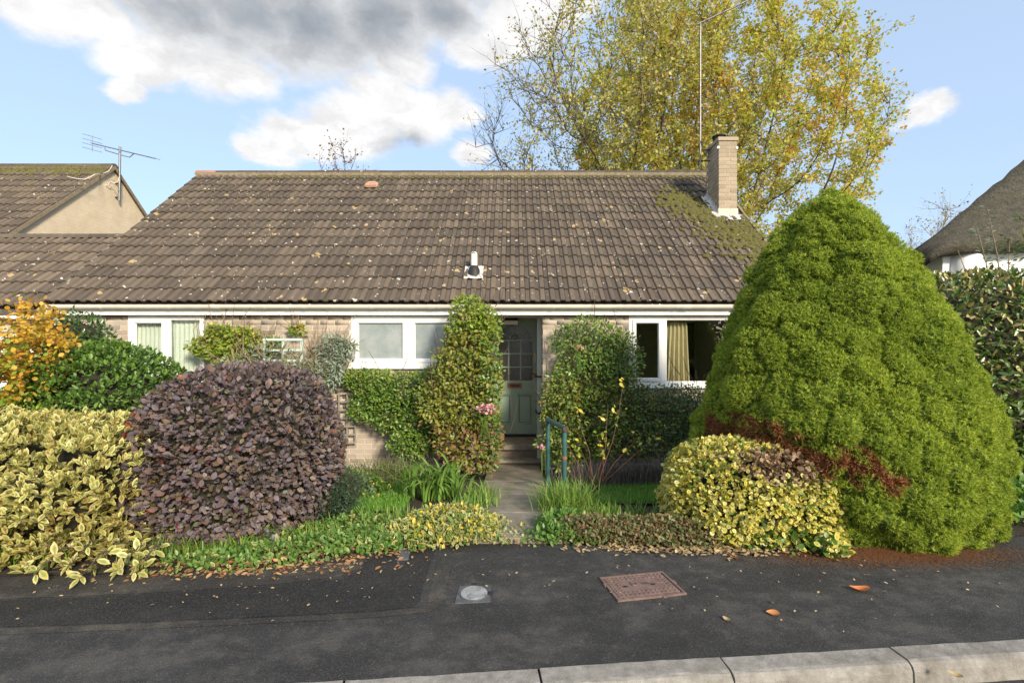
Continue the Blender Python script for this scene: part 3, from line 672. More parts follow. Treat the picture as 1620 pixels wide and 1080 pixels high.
def make_roof():
    # under-slab (felt and battens) carries the tiles, front and back
    s = (RIDGE_Z-EAVE_Z)/(RIDGE_Y-EAVE_Y); by = 2*RIDGE_Y-EAVE_Y
    m = MB(); m.prism([(EAVE_Y+.06, EAVE_Z-.04+.06*s-.03), (RIDGE_Y, RIDGE_Z-.035), (by, EAVE_Z-.035), (by, EAVE_Z-.12), (RIDGE_Y, RIDGE_Z-.12), (EAVE_Y+.06, EAVE_Z-.12+.06*s)], 'x', RL+.02, RRT-.02)
    roof = m.build('roof', M['tile'], house)
    ncol = 38
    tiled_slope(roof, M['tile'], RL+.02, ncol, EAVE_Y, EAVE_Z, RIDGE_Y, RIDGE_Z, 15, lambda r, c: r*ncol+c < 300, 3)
    # ridge tiles, half round in short lengths
    rr = random.Random(4); L = .455; x = RL; i = 0
    while x < RRT:
        x1 = min(x+L, RRT); m = MB(); n = 8; vs = []; R0 = .125; dz = rr.uniform(-.006, .006)
        for xx in (x+.003, x1-.003):
            for k in range(n+1):
                a = math.pi*k/n; vs.append((xx, RIDGE_Y-R0*math.cos(a), RIDGE_Z-.045+dz+R0*.95*math.sin(a)))
        fs = [(k, k+1, n+2+k, n+1+k) for k in range(n)]+[tuple(range(n+1)), tuple(range(2*n+1, n, -1))]
        m.add(vs, fs, False); o = m.build('ridge_tile', M['red_tile'] if i == 0 else M['tile'], roof)
        x = x1; i += 1
    m = MB(); m.box(RL+.03, RRT-.03, RIDGE_Y-.135, RIDGE_Y-.105, RIDGE_Z-.10, RIDGE_Z-.012); m.build('ridge_bedding', M['ridge_mortar'], roof)
    # verge boards along both gables
    for x in (RL+.005, RRT-.045):
        m = MB(); m.prism([(EAVE_Y, EAVE_Z-.10), (EAVE_Y, EAVE_Z+.004), (RIDGE_Y, RIDGE_Z+.004), (RIDGE_Y, RIDGE_Z-.11)], 'x', x, x+.04); m.build('verge', M['ridge_mortar'], roof)
    # moss: cushions along the ridge and a large patch below the chimney, and bits in the tile laps
    V = []; F = []; rs = np.random.default_rng(5)
    ico = bmesh.new(); bmesh.ops.create_icosphere(ico, subdivisions=1, radius=1); iv = np.array([v.co[:] for v in ico.verts]); jf = [tuple(v.index for v in f.verts) for f in ico.faces]; ico.free()
    def cushion(x, y, r, h):
        z = roof_plane(y)+.026; b = len(V); ang = math.atan(s)
        q = iv*np.array([r*rs.uniform(.7, 1.5), r*rs.uniform(.7, 1.2), h])*(1+rs.normal(0, .14, (len(iv), 1)))
        c, sn = math.cos(ang), math.sin(ang); y_ = q[:, 1]*c-q[:, 2]*sn; z_ = q[:, 1]*sn+q[:, 2]*c
        V.extend([(x+q[i, 0], y+y_[i], z+z_[i]) for i in range(len(q))]); F.extend([tuple(b+k for k in f) for f in jf])
    gy = (RIDGE_Y-EAVE_Y)/15
    for _ in range(1400):                                   # below the chimney: a band running down and right
        t = rs.random(); ax = 3.25+1.15*t+rs.normal(0, .20+.1*t); ay = 10.35-1.95*t+rs.normal(0, .2)
        if 3.9 < ax < 4.36 and 9.66 < ay < 10.35: continue
        if ax > RRT-.05 or ay > RIDGE_Y-.15: continue
        if rs.random() < .7: ay = EAVE_Y+round((ay-EAVE_Y)/gy)*gy-.03+rs.normal(0, .035)+rs.random()*.09
        cushion(ax, ay, rs.uniform(.025, .065), rs.uniform(.018, .04))
    for _ in range(330):
        ax = RRT-.12-abs(rs.normal(0, .14)); ay = rs.uniform(8.2, 9.7); cushion(ax, ay, rs.uniform(.02, .05), rs.uniform(.015, .03))
    for _ in range(900):                                    # ridge
        ax = rs.uniform(-5.6, RRT-.1); cushion(ax, RIDGE_Y-.14-abs(rs.normal(0, .05)), rs.uniform(.015, .045), rs.uniform(.012, .03))
    for _ in range(700):                                    # in the laps, more of it towards the ridge
        row = int(15*math.sqrt(rs.random())); row = min(row, 14); ay = EAVE_Y+row*gy-.012+rs.normal(0, .008); ax = rs.uniform(RL+.1, RRT-.1)
        cushion(ax, ay, rs.uniform(.008, .028), rs.uniform(.008, .016))
    me = bpy.data.meshes.new('moss'); me.from_pydata(V, [], F); me.polygons.foreach_set('use_smooth', np.ones(len(F), dtype=bool)); link('moss', me, M['moss'], roof, 'stuff')
    # terracotta vent tile near the ridge
    p = at(589, 300, 10.72); z = roof_plane(10.72)
    m = MB(); a = math.atan(s)
    vs = []
    for (dx, dy, dz) in ((-.15, -.12, .0), (.15, -.12, .0), (.13, .13, .0), (-.13, .13, .0), (-.135, -.10, .11), (.135, -.10, .11), (.10, .10, .075), (-.10, .10, .075)):
        vs.append((p.x+dx, 10.72+dy*math.cos(a)-dz*math.sin(a), z+.03+dy*math.sin(a)+dz*math.cos(a)))
    m.add(vs, [(0, 3, 2, 1), (4, 5, 6, 7), (0, 1, 5, 4), (1, 2, 6, 5), (2, 3, 7, 6), (3, 0, 4, 7)]); m.build('vent_tile', M['pink_tile'], roof, bevel=.03, seg=3)
    # flue pipe with weathering collar and lead slate
    Yp = 8.12; x = (750-810)*Yp/FPX; z = roof_plane(Yp)
    fl = MB()
    for i in range(4):
        for j in range(4): pass
    n = 8; vs = []; fs = []
    rr = random.Random(9)
    for i in range(n+1):
        for j in range(n+1):
            dx = -.15+.30*i/n; dy = -.19+.36*j/n; up = .032+.016*abs(math.sin((x+dx-RL)*math.pi/.15))+rr.uniform(-.003, .003)
            if j == 0: dy += rr.uniform(-.02, .02)
            vs.append((x+dx, Yp+dy*math.cos(a)-up*math.sin(a), z+dy*math.sin(a)+up*math.cos(a)))
    for i in range(n):
        for j in range(n): fs.append((i*(n+1)+j, (i+1)*(n+1)+j, (i+1)*(n+1)+j+1, i*(n+1)+j+1))
    fl.add(vs, fs, True); fp = MB()
    vent = MB().tube([(x, Yp, z+.10), (x, Yp, z+.31), (x, Yp, z+.335), (x, Yp, z+.352), (x, Yp, z+.358)], [.052, .052, .048, .03, .008], 16).build('flue_pipe', M['gutter'], house)
    fl.build('lead_slate', M['lead'], vent)
    MB().tube([(x, Yp-.02, z-.06), (x, Yp-.015, z+.02), (x, Yp-.005, z+.075), (x, Yp, z+.125), (x, Yp, z+.128)], [.115, .10, .085, .062, .052], 16).build('collar', M['black'], vent)
    MB().tube([(x-.028, Yp-.049, z+.325), (x, Yp-.052, z+.34), (x+.028, Yp-.049, z+.325)], .007, 6).build('flue_slot', M['black'], vent)
    return roof
roof = make_roof()
# gutter, fascia, soffit
def eaves():
    gx0, gx1 = -6.9, 4.48; gy = EAVE_Y+.01; gzc = EAVE_Z-.045
    m = MB(); n = 8; vs = []; r = .056
    pr = [(gy-r*math.cos(math.pi*k/n), gzc-r*math.sin(math.pi*k/n)) for k in range(n+1)]; pr2 = [(gy-(r-.005)*math.cos(math.pi*k/n), gzc-(r-.005)*math.sin(math.pi*k/n)) for k in range(n, -1, -1)]
    lip = [(gy-r-.006, gzc+.004), (gy-r-.006, gzc-.008)]
    m.prism(pr+pr2, 'x', gx0, gx1); g = m.build('gutter', M['gutter'], house)
    MB().tube([(gx0, gy-r-.001, gzc), (gx1, gy-r-.001, gzc)], .006, 6).build('gutter_lip', M['gutter'], g)
    for x in (gx0-.006, gx1):
        MB().prism(pr, 'x', x, x+.006).build('stop_end', M['gutter'], g)
    k = gx0+.35
    px = [160, 268, 343, 420, 455, 482, 588, 683, 694, 780, 875, 980, 1070, 1085]
    for p in px:
        x = (p-810)*gy/FPX; q = [(gy-(r+.004)*math.cos(math.pi*t/n), gzc-(r+.004)*math.sin(math.pi*t/n)) for t in range(n+1)]; w = .03 if p not in (683, 1085, 343) else .11
        MB().prism(q+[(gy+.03, gzc-.01), (gy+.03, gzc+.004)], 'x', x-w/2, x+w/2).build('gutter_union' if w > .1 else 'gutter_bracket', M['gutter'], g)
    MB().box(-6.86, 4.46, EAVE_Y+.072, EAVE_Y+.094, 1.998, 2.145).build('fascia', M['upvc'], house)
    MB().box(-6.86, 4.46, EAVE_Y+.0945, 8.9, 1.999, 2.02).build('soffit', M['soffit'], house)
eaves()
# windows
def window(name, label, x0, x1, z0, z1, lights, glassmat, ycat=.0, sill=True, kind_frame=.058):
    """lights: list of (a, b, opening) in metres from x0"""
    y0, y1 = YW-.012, YW+.062
    w = frect(x0, x1, z0, z1, y0, y1, kind_frame).build(name, M['upvc'], house, bevel=.004); w['label'] = label
    for i, (a, b, opn) in enumerate(lights):
        if i: MB().box(x0+a-.032, x0+a+.032, y0+.001, y1-.001, z0+kind_frame+.001, z1-kind_frame-.001).build('mullion', M['upvc'], w, bevel=.003)
        ax = x0+a+(kind_frame if i == 0 else .032); bx = x0+b-(kind_frame if i == len(lights)-1 else .032); za, zb = z0+kind_frame, z1-kind_frame
        if opn:
            c = frect(ax+.003, bx-.003, za+.003, zb-.003, y0-.014, y1-.03, .048).build('casement', M['upvc'], w, bevel=.004); ax += .051; bx -= .051; za += .051; zb -= .051
        MB().box(ax-.006, bx+.006, y0+.026, y0+.032, za-.006, zb+.006).build('pane', glassmat, w)
        gm = frect(ax-.001, bx+.001, za-.001, zb+.001, y0+.012, y0+.0255, .010).build('glazing_bead', M['upvc'], w)
    if sill:
        m = MB(); m.prism([(y0-.055, z0-.034), (y0-.055, z0-.012), (y0+.0, z0-.001), (y1, z0-.001), (y1, z0-.034)], 'x', x0-.025, x1+.025); m.build('sill', M['upvc'], w)
    return w
window('window', 'two light window with pale net curtains behind clipped shrubs', -5.84, -4.69, 1.0, 1.99, [(0, .60, True), (.60, 1.15, False)], M['glass'])
window('window', 'window with two obscured glass panes', -2.45, -.62, 1.222, 1.99, [(0, .885, True), (.885, 1.83, True)], M['frosted'])
MB().box(-1.66, -1.545, YW-.020, YW-.0125, 1.30, 1.925).build('mullion_cover', M['upvc'], house)
window('window', 'living room window with clear glass and curtains inside', 1.775, 3.95, .93, 1.99, [(0, .54, True), (.54, 2.175, False)], M['glass'])
MB().box(-2.415, -2.40, YW-.05, YW-.027, 1.30, 1.33).build('window_catch', M['black'], house)
# interiors: plain rooms behind the clear windows
def room(x0, x1, y1, z0, z1):
    m = MB(); y0 = YW+.1
    m.box(x0-.05, x0, y0, y1, z0, z1); m.box(x1, x1+.05, y0, y1, z0, z1); m.box(x0-.05, x1+.05, y1, y1+.05, z0, z1)
    r = m.build('room_wall', M['room'], house)
    MB().box(x0, x1, y0, y1, z0-.05, z0).build('room_floor', M['roomfloor'], house); MB().box(x0-.05, x1+.05, y0, y1, z1, z1+.04).build('room_ceiling', M['room'], house)
room(1.2, 4.25, 11.6, 0, 2.3); room(-6.5, -3.9, 10.5, 0, 2.3); room(-3.3, -.72, 10.5, 0, 2.3)
def drape(name, label, mat, xa, xb, ya, za, zb, folds=7, depth=.03, group=None, lean=0):
    n = folds*6; vs = []; fs = []; rows = 7
    for j in range(rows):
        t = j/(rows-1)
        for i in range(n+1):
            u = i/n; x = xa+(xb-xa)*u+lean*t*(u-.5)
            vs.append((x, ya+depth*math.sin(u*folds*2*math.pi+.8*math.sin(t*2.2))*(.7+.5*t), zb+(za-zb)*t))
    for j in range(rows-1):
        for i in range(n): fs.append((j*(n+1)+i, j*(n+1)+i+1, (j+1)*(n+1)+i+1, (j+1)*(n+1)+i))
    me = bpy.data.meshes.new(name); me.from_pydata(vs, [], fs); me.polygons.foreach_set('use_smooth', np.ones(len(fs), dtype=bool))
    o = link(name, me, mat); return setp(o, label, 'curtain', group)
drape('net_curtain', 'pale net curtain filling the narrower opening light of the left window', M['net'], -5.80, -5.27, YW+.09, .98, 1.97, 8, .012)
drape('net_curtain', 'pale net curtain filling the fixed pane of the left window', M['net'], -5.22, -4.72, YW+.09, .98, 1.97, 7, .014)
drape('curtain', 'long ochre curtain drawn to the left side of the big living room pane', M['curtain'], 2.42, 2.72, YW+.16, .84, 1.9, 5, .035, lean=.12)
drape('curtain', 'pale beige curtain at the right side of the big living room pane', M['curtain2'], 3.42, 3.9, YW+.16, .8, 1.97, 7, .03, lean=-.12)
def interior():
    t = thing('picture', 'dark framed picture on the living room back wall', 'picture', (3.95, 11.5, 1.5))
    frect(3.72, 4.16, 1.2, 2.02, 11.55, 11.59, .05).build('picture_frame', M['black'], t); MB().box(3.77, 4.11, 11.57, 11.595, 1.25, 1.97).build('canvas', M['roomfloor'], t)
    t = thing('fireplace', 'arched dark fireplace opening in the living room', 'fireplace', (3.95, 11.5, 0))
    arc = [(3.95+.2*math.cos(math.pi*k/10), .95+.2*math.sin(math.pi*k/10)) for k in range(11)]
    MB().prism(arc+[(3.75, .3), (4.15, .3)], 'y', 11.50, 11.52).build('opening', M['black'], t); MB().box(3.55, 4.245, 11.525, 11.59, 0, 1.2).build('surround', M['room'], t)
    t = thing('floor_lamp', 'thin dark standard lamp inside the living room', 'lamp', (3.05, 9.2, 0)); MB().tube([(3.05, 9.2, 0), (3.05, 9.2, 1.55)], .015, 8).build('stem', M['black'], t); MB().tube([(3.05, 9.2, 0), (3.05, 9.2, .03)], .14, 14).build('base', M['black'], t)
interior()
# front door in its porch
def door():
    YD = 8.70; xc = .045; w = .83; z0, z1 = .01, 1.965; x0, x1 = xc-w/2, xc+w/2
    fr = MB(); fr.box(x0-.062, x0-.004, YD-.05, YD+.05, -.05, 1.995); fr.box(x1+.004, x1+.062, YD-.05, YD+.05, -.05, 1.995); fr.box(x0-.004, x1+.004, YD-.05, YD+.05, z1+.004, 1.995)
    f = fr.build('door_frame', M['frame_grey'], house, bevel=.004)
    MB().box(x1+.0625, x1+.10, YW+.25, YD-.051, -.3, 1.99).build('downpipe', M['upvc'], house, bevel=.008) if False else None
    # leaf as stiles, rails and moulded lower panels, arched glazing above
    m = MB(); y0, y1 = YD, YD+.044
    gl0, gl1 = .93, 1.90; sx0, sx1 = x0+.105, x1-.105; cx = (sx0+sx1)/2; hw = (sx1-sx0)/2; spring = 1.62; arch = gl1-spring-.02
    m.box(x0, sx0, y0, y1, z0, z1); m.box(sx1, x1, y0, y1, z0, z1); m.box(sx0, sx1, y0, y1, gl1, z1); m.box(sx0, sx1, y0, y1, z0, z0+.17); m.box(sx0, sx1, y0, y1, .70, gl0); m.box(cx-.055, cx+.055, y0, y1, z0+.17, .70)
    # spandrels of the arch
    for s in (-1, 1):
        pts = [(cx+s*hw*math.cos(a), spring+arch*math.sin(a)) for a in np.linspace(0, math.pi/2, 9)]
        m.prism([(cx+s*hw, gl1)]+pts+[(cx, gl1)], 'y', y0+.001, y1-.001)
    d = m.build('door', M['sage'], house); d['label'] = 'sage green panelled front door with arched glazing'
    for a, b in ((sx0, cx-.055), (cx+.055, sx1)):
        p = MB(); p.box(a-.004, b+.004, y0+.014, y1-.01, z0+.166, .704)
        p.build('door_panel_ground', M['sage'], d)
        MB().box(a+.03, b-.03, y0+.003, y0+.02, z0+.20, .67).build('door_panel', M['sage'], d, bevel=.012, seg=2)
        frect(a, b, z0+.17, .70, y0+.004, y0+.016, .014).build('panel_moulding', M['sage'], d, bevel=.003)
    # glazing bars: three columns by three rows under a fan
    th = .011; rows = [gl0, 1.16, 1.39, spring]; cols = [sx0, sx0+(sx1-sx0)/3, sx0+2*(sx1-sx0)/3, sx1]
    for c in cols[1:3]: MB().box(c-th, c+th, y0+.004, y1-.004, gl0, spring).build('glazing_bar', M['sage'], d)
    for r in rows[1:]: MB().box(sx0, sx1, y0+.006, y1-.006, r-th, r+th).build('glazing_bar', M['sage'], d)
    hub = [(cx+.085*math.cos(a), spring+.09*math.sin(a)) for a in np.linspace(0, math.pi, 9)]
    MB().tube([(p[0], y0+.02, p[1]) for p in hub], .012, 6).build('fan_hub', M['sage'], d)
    for a in (R(35), R(90), R(145)): MB().tube([(cx+.085*math.cos(a), y0+.02, spring+.09*math.sin(a)), (cx+hw*math.cos(a), y0+.02, spring+arch*math.sin(a))], .010, 6).build('fan_bar', M['sage'], d)
    for i in range(3):
        for j in range(3): MB().box(cols[i]+th, cols[i+1]-th, y0+.018, y0+.024, rows[j]+th, rows[j+1]-th).build('pane', M['doorglass'], d)
    pts = [(cx+hw*math.cos(a), spring+arch*math.sin(a)) for a in np.linspace(0, math.pi, 17)]
    MB().prism(pts, 'y', y0+.026, y0+.030).build('fan_pane', M['doorglass'], d)
    MB().box(cx-.12, cx+.12, y0-.012, y0-.001, .80, .885).build('letterbox', M['copper_plate'], d, bevel=.004); MB().box(cx-.085, cx+.085, y0-.0145, y0-.0125, .825, .86).build('letterbox_flap', M['iron'], d)
    MB().tube([(cx-.05, y0-.02, 1.70), (cx-.035, y0-.035, 1.655), (cx, y0-.04, 1.645), (cx+.035, y0-.035, 1.655), (cx+.05, y0-.02, 1.70)], .010, 8).build('knocker', M['alu'], d)
    MB().tube([(cx-.06, y0-.008, 1.705), (cx+.06, y0-.008, 1.705)], .014, 8).build('knocker_plate', M['alu'], d)
    MB().box(x1-.075, x1-.045, y0-.012, y0-.001, 1.25, 1.40).build('pull_plate', M['curtain'], d, bevel=.004)
    MB().tube([(x1-.05, y0-.005, 1.045), (x1-.05, y0-.055, 1.045), (x1-.16, y0-.06, 1.05)], .010, 8).build('door_handle', M['brass'], d)
    MB().box(x1-.068, x1-.032, y0-.008, y0-.001, .97, 1.12).build('lock_plate', M['brass'], d)
    MB().box(x0, x1, YD-.03, YD+.05, -.06, .005).build('threshold', M['black'], house)
    MB().box(-.56, .47, 8.76, 8.80, -.4, 1.99).build('porch_back_wall', M['mortar'], house)
    # white side trim with hooks on the right reveal
    tr = MB().box(.395, .469, 7.95, 8.0, -.3, 1.99).build('porch_trim', M['frame_grey'], house)
    MB().tube([(.40, 8.3, 1.04), (.36, 8.0, 1.04), (.40, 7.93, 1.05), (.46, 7.93, 1.05)], .012, 8).build('hook', M['iron'], tr)
    MB().tube([(.46, 7.93, .50), (.41, 7.90, .47), (.375, 7.88, .50), (.37, 7.88, .54)], .012, 8).build('hook', M['iron'], tr)
    lamp = thing('porch_light', 'white box porch light above the green front door', 'light', (-.03, 8.60, 1.9))
    MB().box(-.145, .09, 8.56, 8.62, 1.952, 1.998).build('backplate', M['black'], lamp); MB().box(-.145, .10, 8.50, 8.64, 1.885, 1.950).build('shade', M['upvc'], lamp, bevel=.01, seg=2)
    # steps
    st = MB().box(-.55, .46, 8.06, 8.70, -.36, -.115).build('step_riser', M['black'] if False else M['step'], house)
    MB().box(-.555, .465, 7.99, 8.68, -.115, -.035).build('step_tread', M['step'], house, bevel=.006)
    MB().box(-.553, .463, 7.80, 8.06, -.278, -.238).build('step_tread', M['step'], house, bevel=.005); MB().box(-.55, .46, 7.86, 8.055, -.45, -.279).build('step_riser', M['step'], house)
    return
door()
# handrail by the path
def handrail():
    Ya, Yb = 5.6, 6.2; xa, xb = (893-810)*Ya/FPX, (867-810)*Yb/FPX; zt = .64
    t = thing('handrail', 'dark teal painted pipe handrail beside the path', 'handrail', (xa, Ya, float(gz(xa, Ya))))
    MB().tube([(xa, Ya, float(gz(xa, Ya))-.1), (xa, Ya, zt-.006)], .029, 14).build('post', M['handrail'], t)
    MB().tube([(xb, Yb, float(gz(xb, Yb))-.1), (xb, Yb, zt-.006)], .027, 14).build('post', M['handrail'], t)
    d = Vector((xa-xb, Ya-Yb, 0)).normalized(); a = Vector((xa, Ya, zt))+d*.045; b = Vector((xb, Yb, zt))-d*.03
    MB().tube([b, b.lerp(a, .5), a], .029, 14).build('rail', M['handrail'], t)
    MB().tube([a-d*.012, a+d*.004], .033, 14).build('end_cap', M['iron'], t)
    MB().tube([(xa, Ya, .30), (xa, Ya, .335)], .0315, 14).build('clamp', M['rust'], t)
handrail()
# chimney
def chimney():
    x0, x1, y0, y1 = 3.955, 4.305, 9.67, 10.29; zt = 5.50; zb = roof_plane(y0)-.15
    ch = MB().box(x0+.008, x1-.008, y0+.008, y1-.008, zb, zt).build('chimney', M['mortar'], house)
    meshes = {}; rr = random.Random(21)
    def br(cx, cy, z, l, along):
        k = rr.randrange(4); key = (round(l, 3), along, k)
        if key not in meshes:
            mm = MB(); h = l/2
            if along == 'x': mm.box(-h, h, -.05, .05, -.0325, .0325)
            else: mm.box(-.05, .05, -h, h, -.0325, .0325)
            me = mm.mesh('brick'); me.materials.append(M['chimbrick']); a = me.attributes.new('rnd', 'FLOAT', 'POINT'); a.data.foreach_set('value', np.full(len(me.vertices), k/4.0)); meshes[key] = me
        o = bpy.data.objects.new('brick', meshes[key]); C.objects.link(o); o.parent = ch; o.location = (cx+rr.uniform(-.0015, .0015), cy+rr.uniform(-.0015, .0015), z)
    r = 0; z = zb+.05
    while z < zt-.11:
        e = .002
        if r % 2 == 0:
            br(x0+.108, y0+.05, z, .213, 'x'); br(x1-.062, y0+.05, z, .124, 'x')
            br(x0+.05, y0+.21, z, .215, 'y'); br(x0+.05, y0+.435, z, .215, 'y')
            br(x1-.05, y0+.21, z, .215, 'y'); br(x1-.05, y0+.435, z, .215, 'y')
        else:
            br(x0+.062, y0+.05, z, .124, 'x'); br(x1-.108, y0+.05, z, .213, 'x')
            br(x0+.05, y0+.16, z, .10, 'y'); br(x0+.05, y0+.325, z, .215, 'y'); br(x0+.05, y0+.53, z, .18, 'y')
            br(x1-.05, y0+.16, z, .10, 'y'); br(x1-.05, y0+.325, z, .215, 'y'); br(x1-.05, y0+.53, z, .18, 'y')
        z += .075; r += 1
    MB().box(x0-.022, x1+.022, y0-.022, y1+.022, zt-.07, zt+.005).build('coping', M['chimbrick'], ch, bevel=.008)
    px, py = x0+.11, y0+.26
    pot = MB().tube([(px, py, zt), (px, py, zt+.10)], .10, 18).build('flue_pot', M['black'], ch)
    MB().tube([(px, py, zt+.105), (px, py, zt+.125), (px, py, zt+.15)], [.135, .13, .06], 18).build('cowl', M['black'], ch)
    for k in range(10):
        a = 2*math.pi*k/10; MB().tube([(px+.105*math.cos(a), py+.105*math.sin(a), zt+.03), (px+.118*math.cos(a), py+.118*math.sin(a), zt+.105)], .006, 5).build('cowl_bar', M['black'], ch)
    # lead apron in front, stepped flashing at the side
    za = roof_plane(y0)
    m = MB(); s = (RIDGE_Z-EAVE_Z)/(RIDGE_Y-EAVE_Y)
    MB().box(x0-.012, x1+.012, y0-.016, y0-.003, za-.02, za+.16).build('apron_upstand', M['cream_flash'], ch)
    vs = [(x0-.07, y0-.016, za+.042), (x1+.07, y0-.016, za+.042), (x1+.09, y0-.17, roof_plane(y0-.17)+.058), (x0-.09, y0-.17, roof_plane(y0-.17)+.058)]
    n = 10; V = []; F = []; rr2 = random.Random(2)
    for j in range(4):
        t = j/3
        for i in range(n+1):
            u = i/n; xx = (x0-.07-.03*t)+(x1-x0+.14+.06*t)*u; yy = y0-.016-.16*t+(rr2.uniform(-.012, .012) if j == 3 else 0); V.append((xx, yy, roof_plane(yy)+.052+.012*math.sin(u*9*math.pi/1.5)*(t)))
    for j in range(3):
        for i in range(n): F.append((j*(n+1)+i, j*(n+1)+i+1, (j+1)*(n+1)+i+1, (j+1)*(n+1)+i))
    MB().add(V, F, True).build('apron', M['lead'], ch)
    for k in range(7):
        ya = y0+k*.09; MB().box(x0-.010-.001*k, x0-.002, ya-.015, ya+.085, roof_plane(ya)-.02, roof_plane(ya)+.17).build('step_flashing', M['lead'], ch)
    V = []; F = []
    for i in range(9):
        yy = y0-.1+i*.09; V += [(x0-.01, yy, roof_plane(yy)+.075), (x0-.11, yy, roof_plane(yy)+.045)]
    F = [(2*i, 2*i+1, 2*i+3, 2*i+2) for i in range(8)]; MB().add(V, F, True).build('side_soaker', M['lead'], ch)
    # aerial mast
    t = thing('television_aerial', 'tall television aerial mast strapped to the chimney', 'aerial', (3.74, 10.1, 5.0))
    Ym = 10.1; xm = (1108-810)*Ym/FPX
    MB().tube([(xm, Ym, 5.02), (xm, Ym, at(0, 36, Ym).z)], .017, 10).build('mast', M['metal'], t)
    MB().tube([at(1103, 39, Ym), at(1190, -2, Ym-.1), at(1280, -45, Ym-.25)], .017, 8).build('boom', M['metal'], t)
    for k in range(7):
        p = at(1120+k*26, 31-k*12.2, Ym-.02*k); MB().tube([p+Vector((-.03, -.32+.02*k, .01)), p+Vector((.03, .32-.02*k, -.01))], .006, 5).build('element', M['alu'], t)
    for z in (5.20, 5.42):
        MB().tube([(xm-.03, Ym, z), (x0-.002, Ym, z)], .012, 6).build('bracket', M['iron'], t)
    MB().tube([(xm+.01, Ym-.03, 5.6), (xm+.05, Ym-.04, 5.35), (xm+.14, Ym-.05, 5.25), (x0-.03, Ym-.02, 5.36), (x0-.02, Ym, 5.48)], .008, 6).build('cable', M['black'], t)
    MB().box(x0-.004-.03, x0-.004, y0-.03, y0+.02, 5.28, 5.32).build('clip', M['upvc'], t); MB().box(x1-.02, x1+.012, y0-.012, y0-.003, 5.28, 5.32).build('clip', M['upvc'], t)
chimney()

# ------------------------------------------------------------------ garage link and the neighbouring house
def garage():
    t = thing('garage', 'low garage with brown tiled roof joined to the bungalow', 'garage', (-8.8, YW, -.35))
    ry = 9.18; rz = roof_plane(ry)-.06; ey, ez = EAVE_Y-.02, EAVE_Z-.06
    m = MB(); m.prism([(ey+.06, ez-.06), (ry, rz-.04), (2*ry-ey, ez-.04), (2*ry-ey, ez-.12), (ry, rz-.12), (ey+.06, ez-.12)], 'x', -11.2, RL+.01)
    rf = m.build('roof', M['tile_garage'], t)
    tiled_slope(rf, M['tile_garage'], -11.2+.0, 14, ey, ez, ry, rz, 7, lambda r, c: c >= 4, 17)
    x = -11.2
    while x < RL-.1:
        mm = MB(); n = 8; R0 = .11; vs = []
        x1 = min(x+.45, RL+.02)
        for xx in (x+.003, x1-.003):
            for k in range(n+1): a = math.pi*k/n; vs.append((xx, ry-R0*math.cos(a), rz-.045+R0*.8*math.sin(a)))
        mm.add(vs, [(k, k+1, n+2+k, n+1+k) for k in range(n)]+[tuple(range(n+1)), tuple(range(2*n+1, n, -1))]); mm.build('ridge_tile', M['tile_garage'], rf); x += .45
    m = MB(); m.box(-11.2, XL-.01, YW+.05, YW+.15, 1.75, 2.05); m.box(-7.35, XL-.01, YW+.05, YW+.15, -.5, 1.75); m.box(-11.2, -10.3, YW+.05, YW+.15, -.5, 1.75); m.build('wall', M['gable'], t); MB().box(-11.2, XL-.01, 10.8, 10.9, -.5, 2.05).build('back_wall', M['gable'], t)
    MB().box(-11.2, -6.95, EAVE_Y+.07, EAVE_Y+.09, 1.94, 2.08).build('fascia', M['upvc'], t)
    d = MB().box(-10.3, -7.35, YW+.10, YW+.14, -.5, 1.75).build('garage_door', M['upvc'], t); d['label'] = 'white garage door'
    for k in range(14): MB().box(-10.25+k*.207, -10.25+k*.207+.19, YW+.085, YW+.099, -.45, 1.70).build('door_rib', M['upvc'], d)
garage()
